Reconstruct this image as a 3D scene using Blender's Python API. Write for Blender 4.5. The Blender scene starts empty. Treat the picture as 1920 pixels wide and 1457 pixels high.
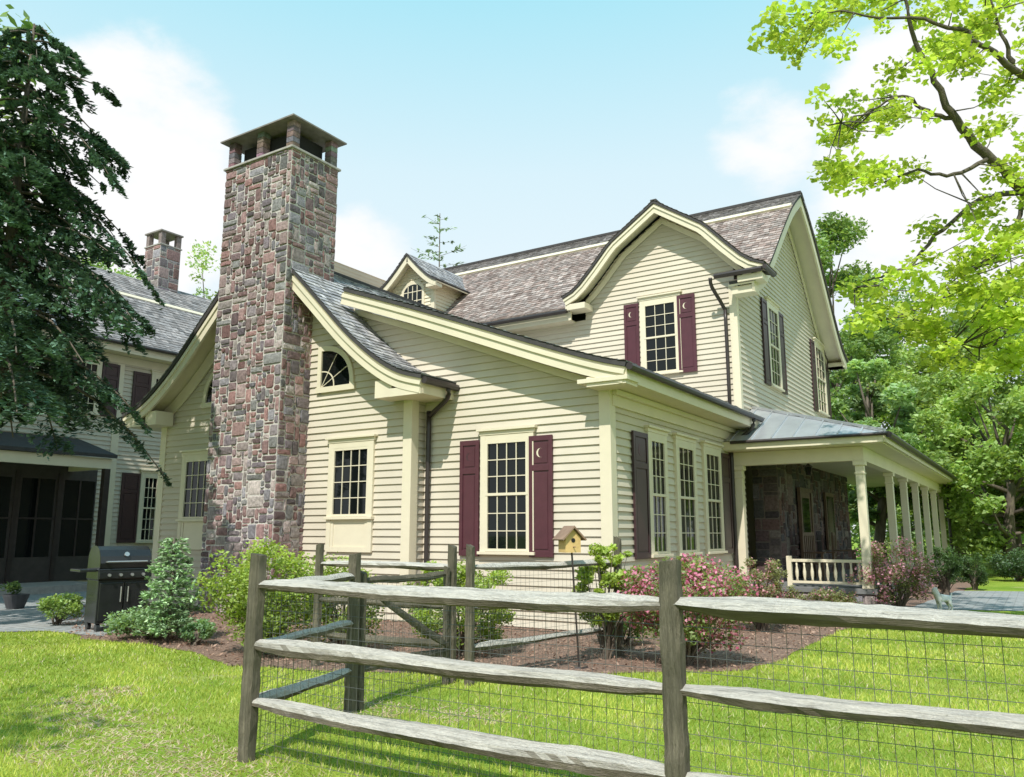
import bpy, bmesh, math, random
import numpy as np
from mathutils import Vector, Matrix
random.seed(7); rng = np.random.default_rng(7)
scene = bpy.context.scene; C = scene.collection
R = math.radians
H = 1.55; FPX = 1520.0
PIT = math.atan(272/1520); YAW = R(32.67)
sp, cp, sy, cy = math.sin(PIT), math.cos(PIT), math.sin(YAW), math.cos(YAW)
def ray(px, py):
    r = (px-960)/FPX; u = (728.5-py)/FPX; F = cp-sp*u
    return Vector((-sy*F+cy*r, cy*F+sy*r, sp+cp*u)), F
def P(px, py, X=None, Y=None, Z=None, D=None):
    d, F = ray(px, py)
    if X is not None: t = X/d.x
    elif Y is not None: t = Y/d.y
    elif Z is not None: t = (Z-H)/d.z
    else: t = D/F
    return Vector((0, 0, H))+d*t
def ux(px, py, Y): p = P(px, py, Y=Y); return p.x, p.z
def uy(px, py, X): p = P(px, py, X=X); return p.y, p.z

# ------------------------------------------------------------------ materials
def nodes(name):
    m = bpy.data.materials.new(name); m.use_nodes = True
    nt = m.node_tree; nt.nodes.clear()
    out = nt.nodes.new('ShaderNodeOutputMaterial')
    return m, nt, out
def N(nt, t, **kw):
    n = nt.nodes.new(t)
    for k, v in kw.items(): setattr(n, k, v)
    return n
def mixcol(nt, fac, a, b, mode='MIX'):
    n = nt.nodes.new('ShaderNodeMix'); n.data_type = 'RGBA'; n.blend_type = mode
    for i, v in ((0, fac), (6, a), (7, b)):
        if hasattr(v, 'links') or hasattr(v, 'is_linked'): nt.links.new(v, n.inputs[i])
        else: n.inputs[i].default_value = v if i == 0 else (*v, 1)
    return n.outputs[2]
def noise(nt, scale, detail=4, stretch=None, rough=.6):
    tc = N(nt, 'ShaderNodeTexCoord'); n = N(nt, 'ShaderNodeTexNoise')
    n.inputs['Scale'].default_value = scale; n.inputs['Detail'].default_value = detail; n.inputs['Roughness'].default_value = rough
    if stretch:
        mp = N(nt, 'ShaderNodeMapping'); mp.inputs['Scale'].default_value = stretch
        nt.links.new(tc.outputs['Object'], mp.inputs[0]); nt.links.new(mp.outputs[0], n.inputs[0])
    else: nt.links.new(tc.outputs['Object'], n.inputs[0])
    return n.outputs['Fac']
def ramp(nt, fac, stops):
    r = N(nt, 'ShaderNodeValToRGB'); el = r.color_ramp.elements
    while len(el) < len(stops): el.new(.5)
    for e, (p, c) in zip(el, stops): e.position = p; e.color = (*c, 1)
    nt.links.new(fac, r.inputs[0]); return r.outputs[0]
def M_basic(name, col, rough=.6, var=.2, ns=6, bump=0., metal=0., stretch=None, spec=.5, var2=None, sunlit_bleach=None):
    m, nt, out = nodes(name); b = N(nt, 'ShaderNodeBsdfPrincipled')
    f = noise(nt, ns, 5, stretch)
    lo = tuple(c*(1-var) for c in col); hi = tuple(min(1, c*(1+var)) for c in col)
    c = ramp(nt, f, [(.3, lo), (.7, hi)])
    if var2:
        f2 = noise(nt, var2[0], 3); k = ramp(nt, f2, [(.4, (0, 0, 0)), (.65, (1, 1, 1))])
        c = mixcol(nt, k, c, var2[1])
    if sunlit_bleach:      # weather-bleached upper faces of old wood, with sunlit paleness painted in
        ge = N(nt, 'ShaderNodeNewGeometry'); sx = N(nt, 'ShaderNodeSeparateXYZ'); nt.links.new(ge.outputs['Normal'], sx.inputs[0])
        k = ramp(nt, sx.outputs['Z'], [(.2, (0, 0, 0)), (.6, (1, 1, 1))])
        hb = ramp(nt, noise(nt, ns*1.3, 7, stretch, .72), [(.34, tuple(.42*q for q in sunlit_bleach)), (.48, tuple(.85*q for q in sunlit_bleach)), (.62, sunlit_bleach)])
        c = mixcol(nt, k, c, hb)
    nt.links.new(c, b.inputs['Base Color'])
    b.inputs['Roughness'].default_value = rough; b.inputs['Metallic'].default_value = metal
    b.inputs['Specular IOR Level'].default_value = spec
    if bump:
        f3 = noise(nt, ns*4, 6, stretch)
        bp = N(nt, 'ShaderNodeBump'); bp.inputs['Strength'].default_value = bump; bp.inputs['Distance'].default_value = .02
        nt.links.new(f3, bp.inputs['Height']); nt.links.new(bp.outputs[0], b.inputs['Normal'])
    nt.links.new(b.outputs[0], out.inputs[0]); return m
def M_attr(name, rough=.85, ns=14, var=.35, bump=.5):
    m, nt, out = nodes(name); b = N(nt, 'ShaderNodeBsdfPrincipled')
    a = N(nt, 'ShaderNodeAttribute', attribute_name='Col')
    f = noise(nt, ns, 6); k = ramp(nt, f, [(.3, (1-var,)*3), (.7, (1+var,)*3)])
    c = mixcol(nt, 1., a.outputs['Color'], k, 'MULTIPLY')
    nt.links.new(c, b.inputs['Base Color']); b.inputs['Roughness'].default_value = rough
    b.inputs['Specular IOR Level'].default_value = .25
    bp = N(nt, 'ShaderNodeBump'); bp.inputs['Strength'].default_value = bump; bp.inputs['Distance'].default_value = .02
    nt.links.new(noise(nt, ns*2.5, 6), bp.inputs['Height']); nt.links.new(bp.outputs[0], b.inputs['Normal'])
    nt.links.new(b.outputs[0], out.inputs[0]); return m
def M_leaf(name, trans=.35, tint=(1.5, 1.35, .6)):
    m, nt, out = nodes(name)
    a = N(nt, 'ShaderNodeAttribute', attribute_name='Col')
    d = N(nt, 'ShaderNodeBsdfDiffuse'); t = N(nt, 'ShaderNodeBsdfTranslucent'); g = N(nt, 'ShaderNodeBsdfGlossy')
    g.inputs['Roughness'].default_value = .45; g.inputs['Color'].default_value = (.5, .5, .5, 1)
    mx = N(nt, 'ShaderNodeMixShader'); mx.inputs[0].default_value = trans
    mg = N(nt, 'ShaderNodeMixShader'); mg.inputs[0].default_value = .05
    tc = mixcol(nt, 1., a.outputs['Color'], tint, 'MULTIPLY')
    nt.links.new(a.outputs['Color'], d.inputs[0]); nt.links.new(tc, t.inputs[0])
    nt.links.new(d.outputs[0], mx.inputs[1]); nt.links.new(t.outputs[0], mx.inputs[2])
    nt.links.new(mx.outputs[0], mg.inputs[1]); nt.links.new(g.outputs[0], mg.inputs[2])
    nt.links.new(mg.outputs[0], out.inputs[0]); return m
SIDING = M_basic('siding_paint', (.59, .525, .42), .6, .06, 1.3, .08, var2=(.5, (.545, .48, .38)))
TRIM = M_basic('cream_trim_paint', (.70, .625, .47), .5, .05, 2, .05)
BURG = M_basic('burgundy_paint', (.080, .022, .031), .42, .15, 4, .05)
BURGD = M_basic('burgundy_paint_shaded', (.050, .023, .026), .42, .15, 4, .05)  # burgundy darkened for shutters on shaded walls and the unlit crescent
DKTRIM = M_basic('dark_brown_metal', (.035, .026, .024), .4, .2, 4, 0)
ROOFEDGE = M_basic('roof_underlay', (.05, .045, .045), .8, .2, 10, .2)
SHING = M_attr('cedar_shingle', .8, 9, .3, .5)
STONE = M_attr('rubble_stone', .9, 16, .42, .8)
MORTAR = M_basic('mortar', (.54, .50, .46), .95, .2, 20, .5)
SLATE = M_basic('concrete_cap', (.38, .35, .32), .85, .2, 9, .3)
COPPER = M_basic('brown_cap_metal', (.22, .19, .17), .6, .25, 5, .1)
PMETAL = M_basic('porch_roof_metal', (.50, .51, .52), .36, .15, 1.2, .05, metal=.5)
BLACK = M_basic('black_enamel', (.018, .019, .02), .25, .2, 5, 0)
DARK = M_basic('dark_interior', (.012, .011, .010), .9, .1, 3, 0)
STEEL = M_basic('brushed_steel', (.5, .5, .5), .35, .1, 20, 0, metal=.8)
BARK = M_basic('bark', (.13, .105, .08), .95, .4, 12, .8, stretch=(1, 1, .25))
BARKL = M_basic('maple_bark', (.10, .085, .06), .95, .4, 12, .8)
RAILW = M_basic('weathered_rail_wood', (.22, .185, .145), .9, .45, 3.0, 1.0, stretch=(1, 18, 18), var2=(2.4, (.14, .115, .085)), sunlit_bleach=(.70, .65, .57), spec=.2)
POSTW = M_basic('weathered_post_wood', (.19, .165, .12), .9, .5, 3.0, 1.0, stretch=(18, 18, 1), var2=(2.5, (.11, .10, .07)), spec=.2)
WIRE = M_basic('galvanised_wire', (.12, .12, .11), .5, .2, 5, 0, metal=.3)
LEAF = M_leaf('leaf', .45); NEEDLE = M_leaf('needle', .2, (1.2, 1.2, .8)); PETAL = M_leaf('petal', .35, (1.2, 1, 1)); GRASS = M_leaf('grass_blade', .35, (1.3, 1.2, .6))
MAPLEL = M_leaf('maple_leaf', .5, (1.3, 1.3, .65))
BIRDY = M_basic('birdhouse_yellow_wood', (.62, .42, .17), .7, .15, 6, .2)
BIRDR = M_basic('birdhouse_roof_wood', (.25, .16, .11), .8, .25, 6, .2)
FUR = M_basic('white_fur', (.86, .84, .80), .9, .04, 30, .3)
POT = M_basic('dark_ceramic', (.05, .05, .055), .5, .2, 5, 0)
WOODC = M_basic('porch_chair_wood', (.10, .06, .035), .6, .3, 6, .2)
m, nt, out = nodes('window_glass'); b = N(nt, 'ShaderNodeBsdfPrincipled')
b.inputs['Base Color'].default_value = (.006, .008, .008, 1); b.inputs['Roughness'].default_value = .04
b.inputs['Specular IOR Level'].default_value = .35
bp = N(nt, 'ShaderNodeBump'); bp.inputs['Strength'].default_value = .06; nt.links.new(noise(nt, 2.5, 2), bp.inputs['Height']); nt.links.new(bp.outputs[0], b.inputs['Normal'])
nt.links.new(b.outputs[0], out.inputs[0]); GLASS = m
m, nt, out = nodes('lawn'); b = N(nt, 'ShaderNodeBsdfPrincipled')
c1 = ramp(nt, noise(nt, .7, 6), [(.3, (.18, .29, .035)), (.55, (.27, .37, .05)), (.75, (.38, .43, .09))])
c2 = ramp(nt, noise(nt, 60, 3), [(.3, (.55, .55, .55)), (.7, (1.3, 1.3, 1.2))])
c3 = mixcol(nt, 1., c1, c2, 'MULTIPLY')
k = ramp(nt, noise(nt, .55, 7, None, .7), [(.60, (0, 0, 0)), (.68, (.8, .8, .8))])
c4 = mixcol(nt, k, c3, (.42, .38, .18))
nt.links.new(c4, b.inputs['Base Color']); b.inputs['Roughness'].default_value = .95; b.inputs['Specular IOR Level'].default_value = .1
bp = N(nt, 'ShaderNodeBump'); bp.inputs['Strength'].default_value = .8; bp.inputs['Distance'].default_value = .03
nt.links.new(noise(nt, 45, 5), bp.inputs['Height']); nt.links.new(bp.outputs[0], b.inputs['Normal']); nt.links.new(b.outputs[0], out.inputs[0]); LAWN = m
MULCH = M_basic('bark_mulch', (.30, .195, .145), .95, .5, 22, 1.0, var2=(30, (.17, .105, .075)))
m, nt, out = nodes('flagstone'); b = N(nt, 'ShaderNodeBsdfPrincipled')
tc = N(nt, 'ShaderNodeTexCoord'); br = N(nt, 'ShaderNodeTexBrick'); br.inputs['Scale'].default_value = 1.4
br.inputs['Color1'].default_value = (.30, .32, .32, 1); br.inputs['Color2'].default_value = (.38, .38, .37, 1); br.inputs['Mortar'].default_value = (.18, .17, .15, 1)
br.inputs['Mortar Size'].default_value = .012; nt.links.new(tc.outputs['Object'], br.inputs[0])
cc = mixcol(nt, 1., br.outputs[0], ramp(nt, noise(nt, 8, 5), [(.3, (.7, .7, .7)), (.7, (1.1, 1.1, 1.1))]), 'MULTIPLY')
nt.links.new(cc, b.inputs['Base Color']); b.inputs['Roughness'].default_value = .8; nt.links.new(b.outputs[0], out.inputs[0]); PAVE = m

# ------------------------------------------------------------------ mesh helpers
WL = {}
def W(o): return WL[o.name] if o is not None else Vector((0, 0, 0))
def link(o, world, parent):
    C.objects.link(o)
    if parent is not None: o.parent = parent
    o.location = world-W(parent); WL[o.name] = world.copy()
class MB:
    def __init__(s): s.v = []; s.f = []; s.c = []; s.col = (1, 1, 1); s.M = None
    def add(s, vs, fs):
        n = len(s.v)
        if s.M is not None: vs = [s.M @ Vector(v) for v in vs]
        s.v += [tuple(v) for v in vs]; s.f += [tuple(i+n for i in f) for f in fs]; s.c += [s.col]*len(vs)
    def hexa(s, p): s.add(p, [(0, 1, 2, 3), (7, 6, 5, 4), (0, 4, 5, 1), (1, 5, 6, 2), (2, 6, 7, 3), (3, 7, 4, 0)])
    def box(s, x0, x1, y0, y1, z0, z1):
        s.hexa([(x0, y0, z0), (x1, y0, z0), (x1, y1, z0), (x0, y1, z0), (x0, y0, z1), (x1, y0, z1), (x1, y1, z1), (x0, y1, z1)])
    def fbox(s, F, a0, a1, z0, z1, o0, o1):
        s.hexa([F(a0, z0, o0), F(a1, z0, o0), F(a1, z0, o1), F(a0, z0, o1), F(a0, z1, o0), F(a1, z1, o0), F(a1, z1, o1), F(a0, z1, o1)])
    def tube(s, pts, r, seg=8, caps=True):
        pts = [Vector(p) for p in pts]; n = len(pts)
        if not hasattr(r, '__len__'): r = [r]*n
        vs = []; fs = []
        for i, p in enumerate(pts):
            t = (pts[min(i+1, n-1)]-pts[max(i-1, 0)]).normalized()
            up = Vector((0, 0, 1)) if abs(t.z) < .95 else Vector((1, 0, 0))
            u = t.cross(up).normalized(); v = u.cross(t)
            for k in range(seg):
                a = 2*math.pi*k/seg; vs.append(p+(u*math.cos(a)+v*math.sin(a))*r[i])
        for i in range(n-1):
            for k in range(seg):
                k2 = (k+1) % seg; fs.append((i*seg+k, i*seg+k2, (i+1)*seg+k2, (i+1)*seg+k))
        if caps: fs.append(tuple(range(seg))[::-1]); fs.append(tuple(range((n-1)*seg, n*seg)))
        s.add(vs, fs)
    def poly(s, F, pts, o0, o1):
        n = len(pts); vs = [F(a, z, o0) for a, z in pts]+[F(a, z, o1) for a, z in pts]
        s.add(vs, [tuple(range(n)), tuple(range(n, 2*n))]+[(i, (i+1) % n, n+(i+1) % n, n+i) for i in range(n)])
    def build(s, name, mat, parent=None, smooth=False, bevel=0, label=None):
        V = np.array(s.v, dtype=float); lo = V.min(0); hi = V.max(0)
        o0 = Vector(((lo[0]+hi[0])/2, (lo[1]+hi[1])/2, lo[2]))
        me = bpy.data.meshes.new(name)
        me.from_pydata([tuple(v) for v in (V-np.array(o0))], [], s.f)
        at = me.color_attributes.new('Col', 'FLOAT_COLOR', 'POINT')
        at.data.foreach_set('color', np.array([(c[0], c[1], c[2], 1.) for c in s.c], dtype=np.float32).ravel())
        if smooth: me.polygons.foreach_set('use_smooth', [True]*len(me.polygons))
        me.materials.append(mat); o = bpy.data.objects.new(name, me); link(o, o0, parent)
        if bevel:
            bm = o.modifiers.new('bevel', 'BEVEL'); bm.width = bevel; bm.segments = 2; bm.limit_method = 'ANGLE'
        if label: o['label'] = label
        return o
def tag(o, label=None, cat=None, group=None, kind=None):
    if label: o['label'] = label
    if cat: o['category'] = cat
    if group: o['group'] = group
    if kind: o['kind'] = kind
    return o
def thing(name, label, cat, loc, group=None):
    o = bpy.data.objects.new(name, None); o.empty_display_size = .3; link(o, Vector(loc), None)
    return tag(o, label, cat, group)
def rawmesh(name, V, nper, mat, parent=None, cols=None):
    V = np.asarray(V, dtype=np.float32); lo = V.min(0); hi = V.max(0)
    o0 = Vector((float(lo[0]+hi[0])/2, float(lo[1]+hi[1])/2, float(lo[2])))
    V = V-np.array(o0, dtype=np.float32); n = len(V)
    me = bpy.data.meshes.new(name); me.vertices.add(n); me.vertices.foreach_set('co', V.ravel())
    nf = n//nper; me.loops.add(n); me.loops.foreach_set('vertex_index', np.arange(n, dtype=np.int32))
    me.polygons.add(nf); me.polygons.foreach_set('loop_start', np.arange(0, n, nper, dtype=np.int32)); me.polygons.foreach_set('loop_total', np.full(nf, nper, dtype=np.int32))
    me.update(calc_edges=True)
    at = me.color_attributes.new('Col', 'FLOAT_COLOR', 'POINT')
    cc = np.ones((n, 4), dtype=np.float32); cc[:, :3] = cols; at.data.foreach_set('color', cc.ravel())
    me.materials.append(mat); o = bpy.data.objects.new(name, me); link(o, o0, parent); return o
def leaves(name, cen, size, mat, parent, col, up=.4, aspect=.55, along=None):
    n = len(cen); size = np.broadcast_to(np.asarray(size, dtype=float), (n,))*rng.uniform(.6, 1.35, n)
    nm = rng.normal(size=(n, 3)); nm[:, 2] += up*np.sign(nm[:, 2]+1e-6)*1.5; nm /= np.linalg.norm(nm, axis=1)[:, None]
    t = rng.normal(size=(n, 3)) if along is None else along+rng.normal(size=(n, 3))*.25
    u = np.cross(nm, t); u /= np.linalg.norm(u, axis=1)[:, None]+1e-9; v = np.cross(nm, u)
    u *= (size*aspect*.5)[:, None]; v *= (size*.5)[:, None]
    V = np.stack([cen-v, cen+u, cen+v, cen-u], 1).reshape(-1, 3)
    return rawmesh(name, V, 4, mat, parent, np.repeat(np.clip(col, 0, .85), 4, 0))
def smooth(pts, n=6):
    out = []
    for i in range(len(pts)-1):
        p0 = pts[max(i-1, 0)]; p1 = pts[i]; p2 = pts[i+1]; p3 = pts[min(i+2, len(pts)-1)]
        for k in range(n):
            t = k/n
            out.append(tuple(.5*((2*p1[j])+(-p0[j]+p2[j])*t+(2*p0[j]-5*p1[j]+4*p2[j]-p3[j])*t*t+(-p0[j]+3*p1[j]-3*p2[j]+p3[j])*t**3) for j in range(len(p1))))
    out.append(tuple(pts[-1])); return out
def norms(pts, apex=False):
    out = []
    for i in range(len(pts)):
        a = pts[max(i-1, 0)]; b = pts[min(i+1, len(pts)-1)]; dx, dz = b[0]-a[0], b[1]-a[1]; l = math.hypot(dx, dz) or 1
        nx, nz = -dz/l, dx/l
        if nz < 0: nx, nz = -nx, -nz
        if i == 0 and apex: nx, nz = 0, 1/max(nz, .3)
        out.append((nx, nz))
    return out
def band(mb, pts, d0, d1, b0, b1, mp, apex=True):
    ns = norms(pts, apex); vs = []; fs = []; n = len(pts)
    for (a, z), (nx, nz) in zip(pts, ns):
        e = b1(a, z) if callable(b1) else b1
        vs += [mp(a-nx*d0, b0, z-nz*d0), mp(a-nx*d0, e, z-nz*d0), mp(a-nx*d1, e, z-nz*d1), mp(a-nx*d1, b0, z-nz*d1)]
    for i in range(n-1):
        for k in range(4): k2 = (k+1) % 4; fs.append((4*i+k, 4*i+k2, 4*i+4+k2, 4*i+4+k))
    fs += [(0, 1, 2, 3), tuple(4*(n-1)+k for k in range(4))]
    mb.add(vs, fs)
def shingles(mb, pts, b0, b1, mp, base, course=.15, w=.15, cvar=.35, tint=None):
    L = [0]
    for i in range(1, len(pts)): L.append(L[-1]+math.hypot(pts[i][0]-pts[i-1][0], pts[i][1]-pts[i-1][1]))
    n = max(1, round(L[-1]/course)); A = np.interp(np.linspace(0, L[-1], n+1), L, [p[0] for p in pts]); Z = np.interp(np.linspace(0, L[-1], n+1), L, [p[1] for p in pts])
    for i in range(n):
        dx, dz = A[i+1]-A[i], Z[i+1]-Z[i]; l = math.hypot(dx, dz); nx, nz = -dz/l, dx/l
        if nz < 0: nx, nz = -nx, -nz
        e = b1(A[i+1], Z[i+1]) if callable(b1) else b1
        b = b0-random.random()*w
        cr = random.uniform(.85, 1.12)
        while b < e:
            ww = w*random.uniform(.6, 1.4); c0 = max(b, b0)+.003; c1 = min(b+ww, e)-.003
            if c1 > c0:
                o = .014+random.random()*.014; ex = 1+random.uniform(0, .12); k = cr*random.uniform(1-cvar, 1+cvar)
                t = random.random()
                cc = tuple(base[j]*(1-t)+(tint[j] if tint else base[j])*t for j in range(3)); mb.col = tuple(k*q for q in cc)
                xa, za = A[i]+dx*ex, Z[i]+dz*ex
                mb.add([mp(A[i]+nx*.004, c0, Z[i]+nz*.004), mp(A[i]+nx*.004, c1, Z[i]+nz*.004), mp(xa+nx*o, c1, za+nz*o), mp(xa+nx*o, c0, za+nz*o),
                        mp(xa, c1, za), mp(xa, c0, za)], [(0, 1, 2, 3), (3, 2, 4, 5)])
            b += ww
def laps(mb, F, lo, hi, z0, z1, e=.135):
    f = lambda g, z: g(z) if callable(g) else g
    k = 0
    while z0+k*e < z1-.01:
        za = z0+k*e; zb = min(za+e, z1); k += 1
        a0, a1, b0, b1 = f(lo, za), f(hi, za), f(lo, zb), f(hi, zb)
        if a1-a0 < .02: continue
        if b1 < b0: b0 = b1 = (b0+b1)/2
        n = max(1, int((a1-a0)/1.2)); ps = [i/n for i in range(n+1)]
        js = [random.uniform(-.003, .003) for _ in ps]
        for i in range(n):
            p, q = ps[i], ps[i+1]
            L0, L1 = a0+(a1-a0)*p, a0+(a1-a0)*q; U0, U1 = b0+(b1-b0)*p, b0+(b1-b0)*q
            mb.add([F(L0, za, .034+js[i]), F(L1, za, .034+js[i+1]), F(U1, zb, .004), F(U0, zb, .004), F(L0, za, -.01), F(L1, za, -.01)], [(0, 1, 2, 3), (0, 1, 5, 4)])
PAL = [tuple(.88*q for q in c) for c in [(.31, .20, .19), (.33, .24, .23), (.24, .165, .17), (.38, .31, .295), (.28, .235, .245), (.32, .19, .175), (.19, .155, .16), (.43, .37, .345), (.27, .25, .27), (.24, .23, .225), (.28, .175, .17), (.36, .26, .25), (.30, .17, .16), (.22, .18, .20)]]
def stones(mb, F, a0, a1, z0, z1, cell=.06, k=1., big=1):
    na = max(1, round((a1-a0)/cell)); nz = max(1, round((z1-z0)/cell)); ca = (a1-a0)/na; cz = (z1-z0)/nz
    G = np.zeros((nz, na), bool)
    for j in range(nz):
        for i in range(na):
            if G[j, i]: continue
            w = random.choice([2, 2, 3, 4, 4, 5, 6, 8]); h = random.choice([1, 2, 2, 2, 3, 3, 4, 5])
            w = max(1, round(w*big)); h = max(1, round(h*big))
            w = min(w, na-i); h = min(h, nz-j)
            if na-i-w == 1: w += 1
            while G[j, i:i+w].any(): w -= 1
            G[j:j+h, i:i+w] = True
            x0, x1, y0, y1 = a0+i*ca, a0+(i+w)*ca, z0+j*cz, z0+(j+h)*cz
            g = .012; o = random.uniform(.006, .028); c = random.choice(PAL); q = random.uniform(.58, 1.32)*k
            mb.col = tuple(q*v for v in c)
            J = lambda: random.uniform(-.013, .013); Jo = lambda: random.uniform(-.005, .005)
            cxm, czm = (x0+x1)/2, (y0+y1)/2
            ch = min(.03, (x1-x0)*.24, (y1-y0)*.28)
            pts = []
            for (cx_, cz_, sx, sz) in ((x0, y0, 1, 1), (x1, y0, -1, 1), (x1, y1, -1, -1), (x0, y1, 1, -1)):
                A1 = (cx_+sx*g+J()*.5, cz_+sz*(g+ch*random.uniform(.05, 1.3))); A2 = (cx_+sx*(g+ch*random.uniform(.05, 1.3)), cz_+sz*g+J()*.5)
                pts += [A1, A2] if (sx*sz > 0) else [A2, A1]
            ft = [(a+(cxm-a)*.09+J()*.3, z+(czm-z)*.13+J()*.3) for a, z in pts]
            n = 8; vs = [F(a, z, -.001) for a, z in pts]+[F(a, z, o+Jo()) for a, z in ft]+[F(cxm+J(), czm+J(), o+.008)]
            mb.add(vs, [(i_, (i_+1) % n, n+(i_+1) % n, n+i_) for i_ in range(n)]+[(n+i_, n+(i_+1) % n, 2*n) for i_ in range(n)])
FX = lambda Y: (lambda a, z, o: (a, Y-o, z))
FY = lambda X: (lambda a, z, o: (X+o, a, z))
FXL = lambda X: (lambda a, z, o: (X-o, a, z))
mpX = lambda a, b, z: (a, b, z)
mpY = lambda a, b, z: (b, a, z)
def inv(prof, z):
    if z >= prof[0][1]: return 0
    for (d0, z0), (d1, z1) in zip(prof, prof[1:]):
        if z1 <= z <= z0: return d0+(d1-d0)*(z0-z)/(z0-z1)
    return prof[-1][0]

def window(par, F, a0, a1, z0, z1, cols, rows, double=True, cas=.11, header=True, panel=0, wm=1.):
    mb = MB()
    mb.fbox(F, a0-cas, a0, z0-.04, z1+cas, 0, .075); mb.fbox(F, a1, a1+cas, z0-.04, z1+cas, 0, .075)
    mb.fbox(F, a0, a1, z1, z1+cas, 0, .073)
    if panel:
        mb.fbox(F, a0, a1, z0-panel, z0-.04, 0, .045); mb.fbox(F, a0-cas, a0, z0-panel-.1, z0-.04, 0, .072); mb.fbox(F, a1, a1+cas, z0-panel-.1, z0-.04, 0, .072)
        mb.fbox(F, a0, a1, z0-panel-.1, z0-panel, 0, .07); mb.fbox(F, a0, a0+.07, z0-panel, z0-.04, .045, .06); mb.fbox(F, a1-.07, a1, z0-panel, z0-.04, .045, .06); mb.fbox(F, a0+.07, a1-.07, z0-.12, z0-.04, .045, .06)
    w = mb.build('window', TRIM, par, bevel=.004)
    s = MB(); s.fbox(F, a0-cas-.03, a1+cas+.03, z0-.09, z0-.04, 0, .12)
    s.build('sill', TRIM, w, bevel=.004)
    if header:
        s = MB(); s.fbox(F, a0-cas-.02, a1+cas+.02, z1+cas, z1+cas+.07, 0, .085); s.fbox(F, a0-cas-.06, a1+cas+.06, z1+cas+.07, z1+cas+.11, 0, .13); s.build('window_header', TRIM, w, bevel=.004)
    g = MB(); g.fbox(F, a0, a1, z0-.02, z1, .036, .040); g.build('pane', GLASS, w)
    sa = MB(); t = .045
    def sash(za, zb, o, r):
        sa.fbox(F, a0, a0+t, za, zb, o, o+.03); sa.fbox(F, a1-t, a1, za, zb, o, o+.03); sa.fbox(F, a0+t, a1-t, za, za+t, o, o+.029); sa.fbox(F, a0+t, a1-t, zb-t, zb, o, o+.029)
        for i in range(1, cols):
            x = a0+t+(a1-a0-2*t)*i/cols; sa.fbox(F, x-.008*wm, x+.008*wm, za+t, zb-t, o, o+.018)
        for i in range(1, r):
            z = za+t+(zb-za-2*t)*i/r; sa.fbox(F, a0+t, a1-t, z-.008*wm, z+.008*wm, o, o+.0165)
    if double:
        zm = (z0+z1)/2; sash(zm-.02, z1, .048, rows); sash(z0-.035, zm+.02, .041, rows)
    else: sash(z0-.035, z1, .041, rows)
    sa.build('sash', TRIM, w)
    return w
def crescent(F, cx, cz, r, o):
    out = []
    for i in range(13):
        a = math.pi/2+math.pi*i/12*1.25-.4; out.append((cx+r*math.cos(a), cz+r*math.sin(a)))
    for i in range(12, -1, -1):
        a = math.pi/2+math.pi*i/12*1.25-.4; k = math.sin(math.pi*i/12)
        out.append((cx+r*math.cos(a)+r*.42*k, cz+r*math.sin(a)))
    m = MB()
    for i in range(12):
        m.poly(F, [out[i], out[i+1], out[24-i], out[25-i]], o, o+.002)
    return m
def shutter(par, F, a0, a1, z0, z1, moon=True, flip=1, mat=None, mm=None):
    mb = MB(); t = min(.07, (a1-a0)*.18); zt = z1-(z1-z0)*.27
    mb.fbox(F, a0, a1, z0, z1, .04, .06)
    mb.fbox(F, a0, a0+t, z0, z1, .06, .08); mb.fbox(F, a1-t, a1, z0, z1, .06, .08)
    for za, zb in ((z0, z0+.1), (zt-.05, zt+.05), (z1-.09, z1)): mb.fbox(F, a0+t, a1-t, za, zb, .06, .079)
    for za, zb in ((z0+.1, zt-.05), (zt+.05, z1-.09)): mb.fbox(F, a0+t+.03, a1-t-.03, za+.03, zb-.03, .06, .07)
    s = mb.build('shutter', mat or BURG, par, bevel=.004)
    if moon:
        G = F if flip > 0 else (lambda a, z, o: F(a0+a1-a, z, o))
        crescent(G, (a0+a1)/2, (zt+z1)/2-.02, (a1-a0)*.17, .0705).build('crescent_cutout', mm or TRIM, s)
    return s
def one(par, name, mat, *b, bevel=.004): m = MB(); m.box(*b); return m.build(name, mat, par, bevel=bevel)

# ================================================================== MAIN HOUSE
YA, XB, YG, GC = 11.9, -5.75, 11.5, -13.32
GL, GR = GC-3.74, GC+3.74
house = thing('clapboard_house', 'large cream clapboard house with burgundy shutters, curved gables and tall stone chimney', 'house', (-9, 15, 0))
GP = [(0, 7.5), (.55, 7.22), (1.06, 6.85), (1.8, 6.15), (2.6, 5.38), (3.3, 4.82), (3.9, 4.47), (4.47, 4.3)]
GPs = smooth(GP, 5)
LP = smooth([(-11.3, 6.42), (-9.5, 5.77), (-8.0, 5.2), (-6.6, 4.66), (-5.7, 4.34), (-5.18, 4.19)], 4)
MP = [(0, 11.7), (1.3, 10.85), (2.7, 9.65), (3.9, 8.55), (4.8, 7.85), (5.6, 7.52)]
MC = 24.2
DP = [(0, 9.98), (1.25, 9.14), (1.4, 9.0), (1.85, 8.50), (2.2, 8.14), (2.42, 7.97), (2.72, 7.84)]
DC = -7.56
mb = MB()
laps(mb, FX(YG), lambda z: max(GL, GC-inv(GP, z+.35)), lambda z: min(GR, GC+inv(GP, z+.35)), .02, 7.1)
laps(mb, FY(GR), YG, YA, .02, 4.2)
laps(mb, FXL(GL), YG, 19, .02, 4.2)
mb.build('gable_wall', SIDING, house)
lz = lambda z: float(np.interp(z+.35, [p[1] for p in LP][::-1], [p[0] for p in LP][::-1]))
mb = MB(); laps(mb, FX(YA), -11.5, lambda z: min(XB, lz(z)), .02, 6.1)
laps(mb, FY(XB), YA, 19.1, .02, 4.0)
mb.build('wing_wall', SIDING, house)
mb = MB()
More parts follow.
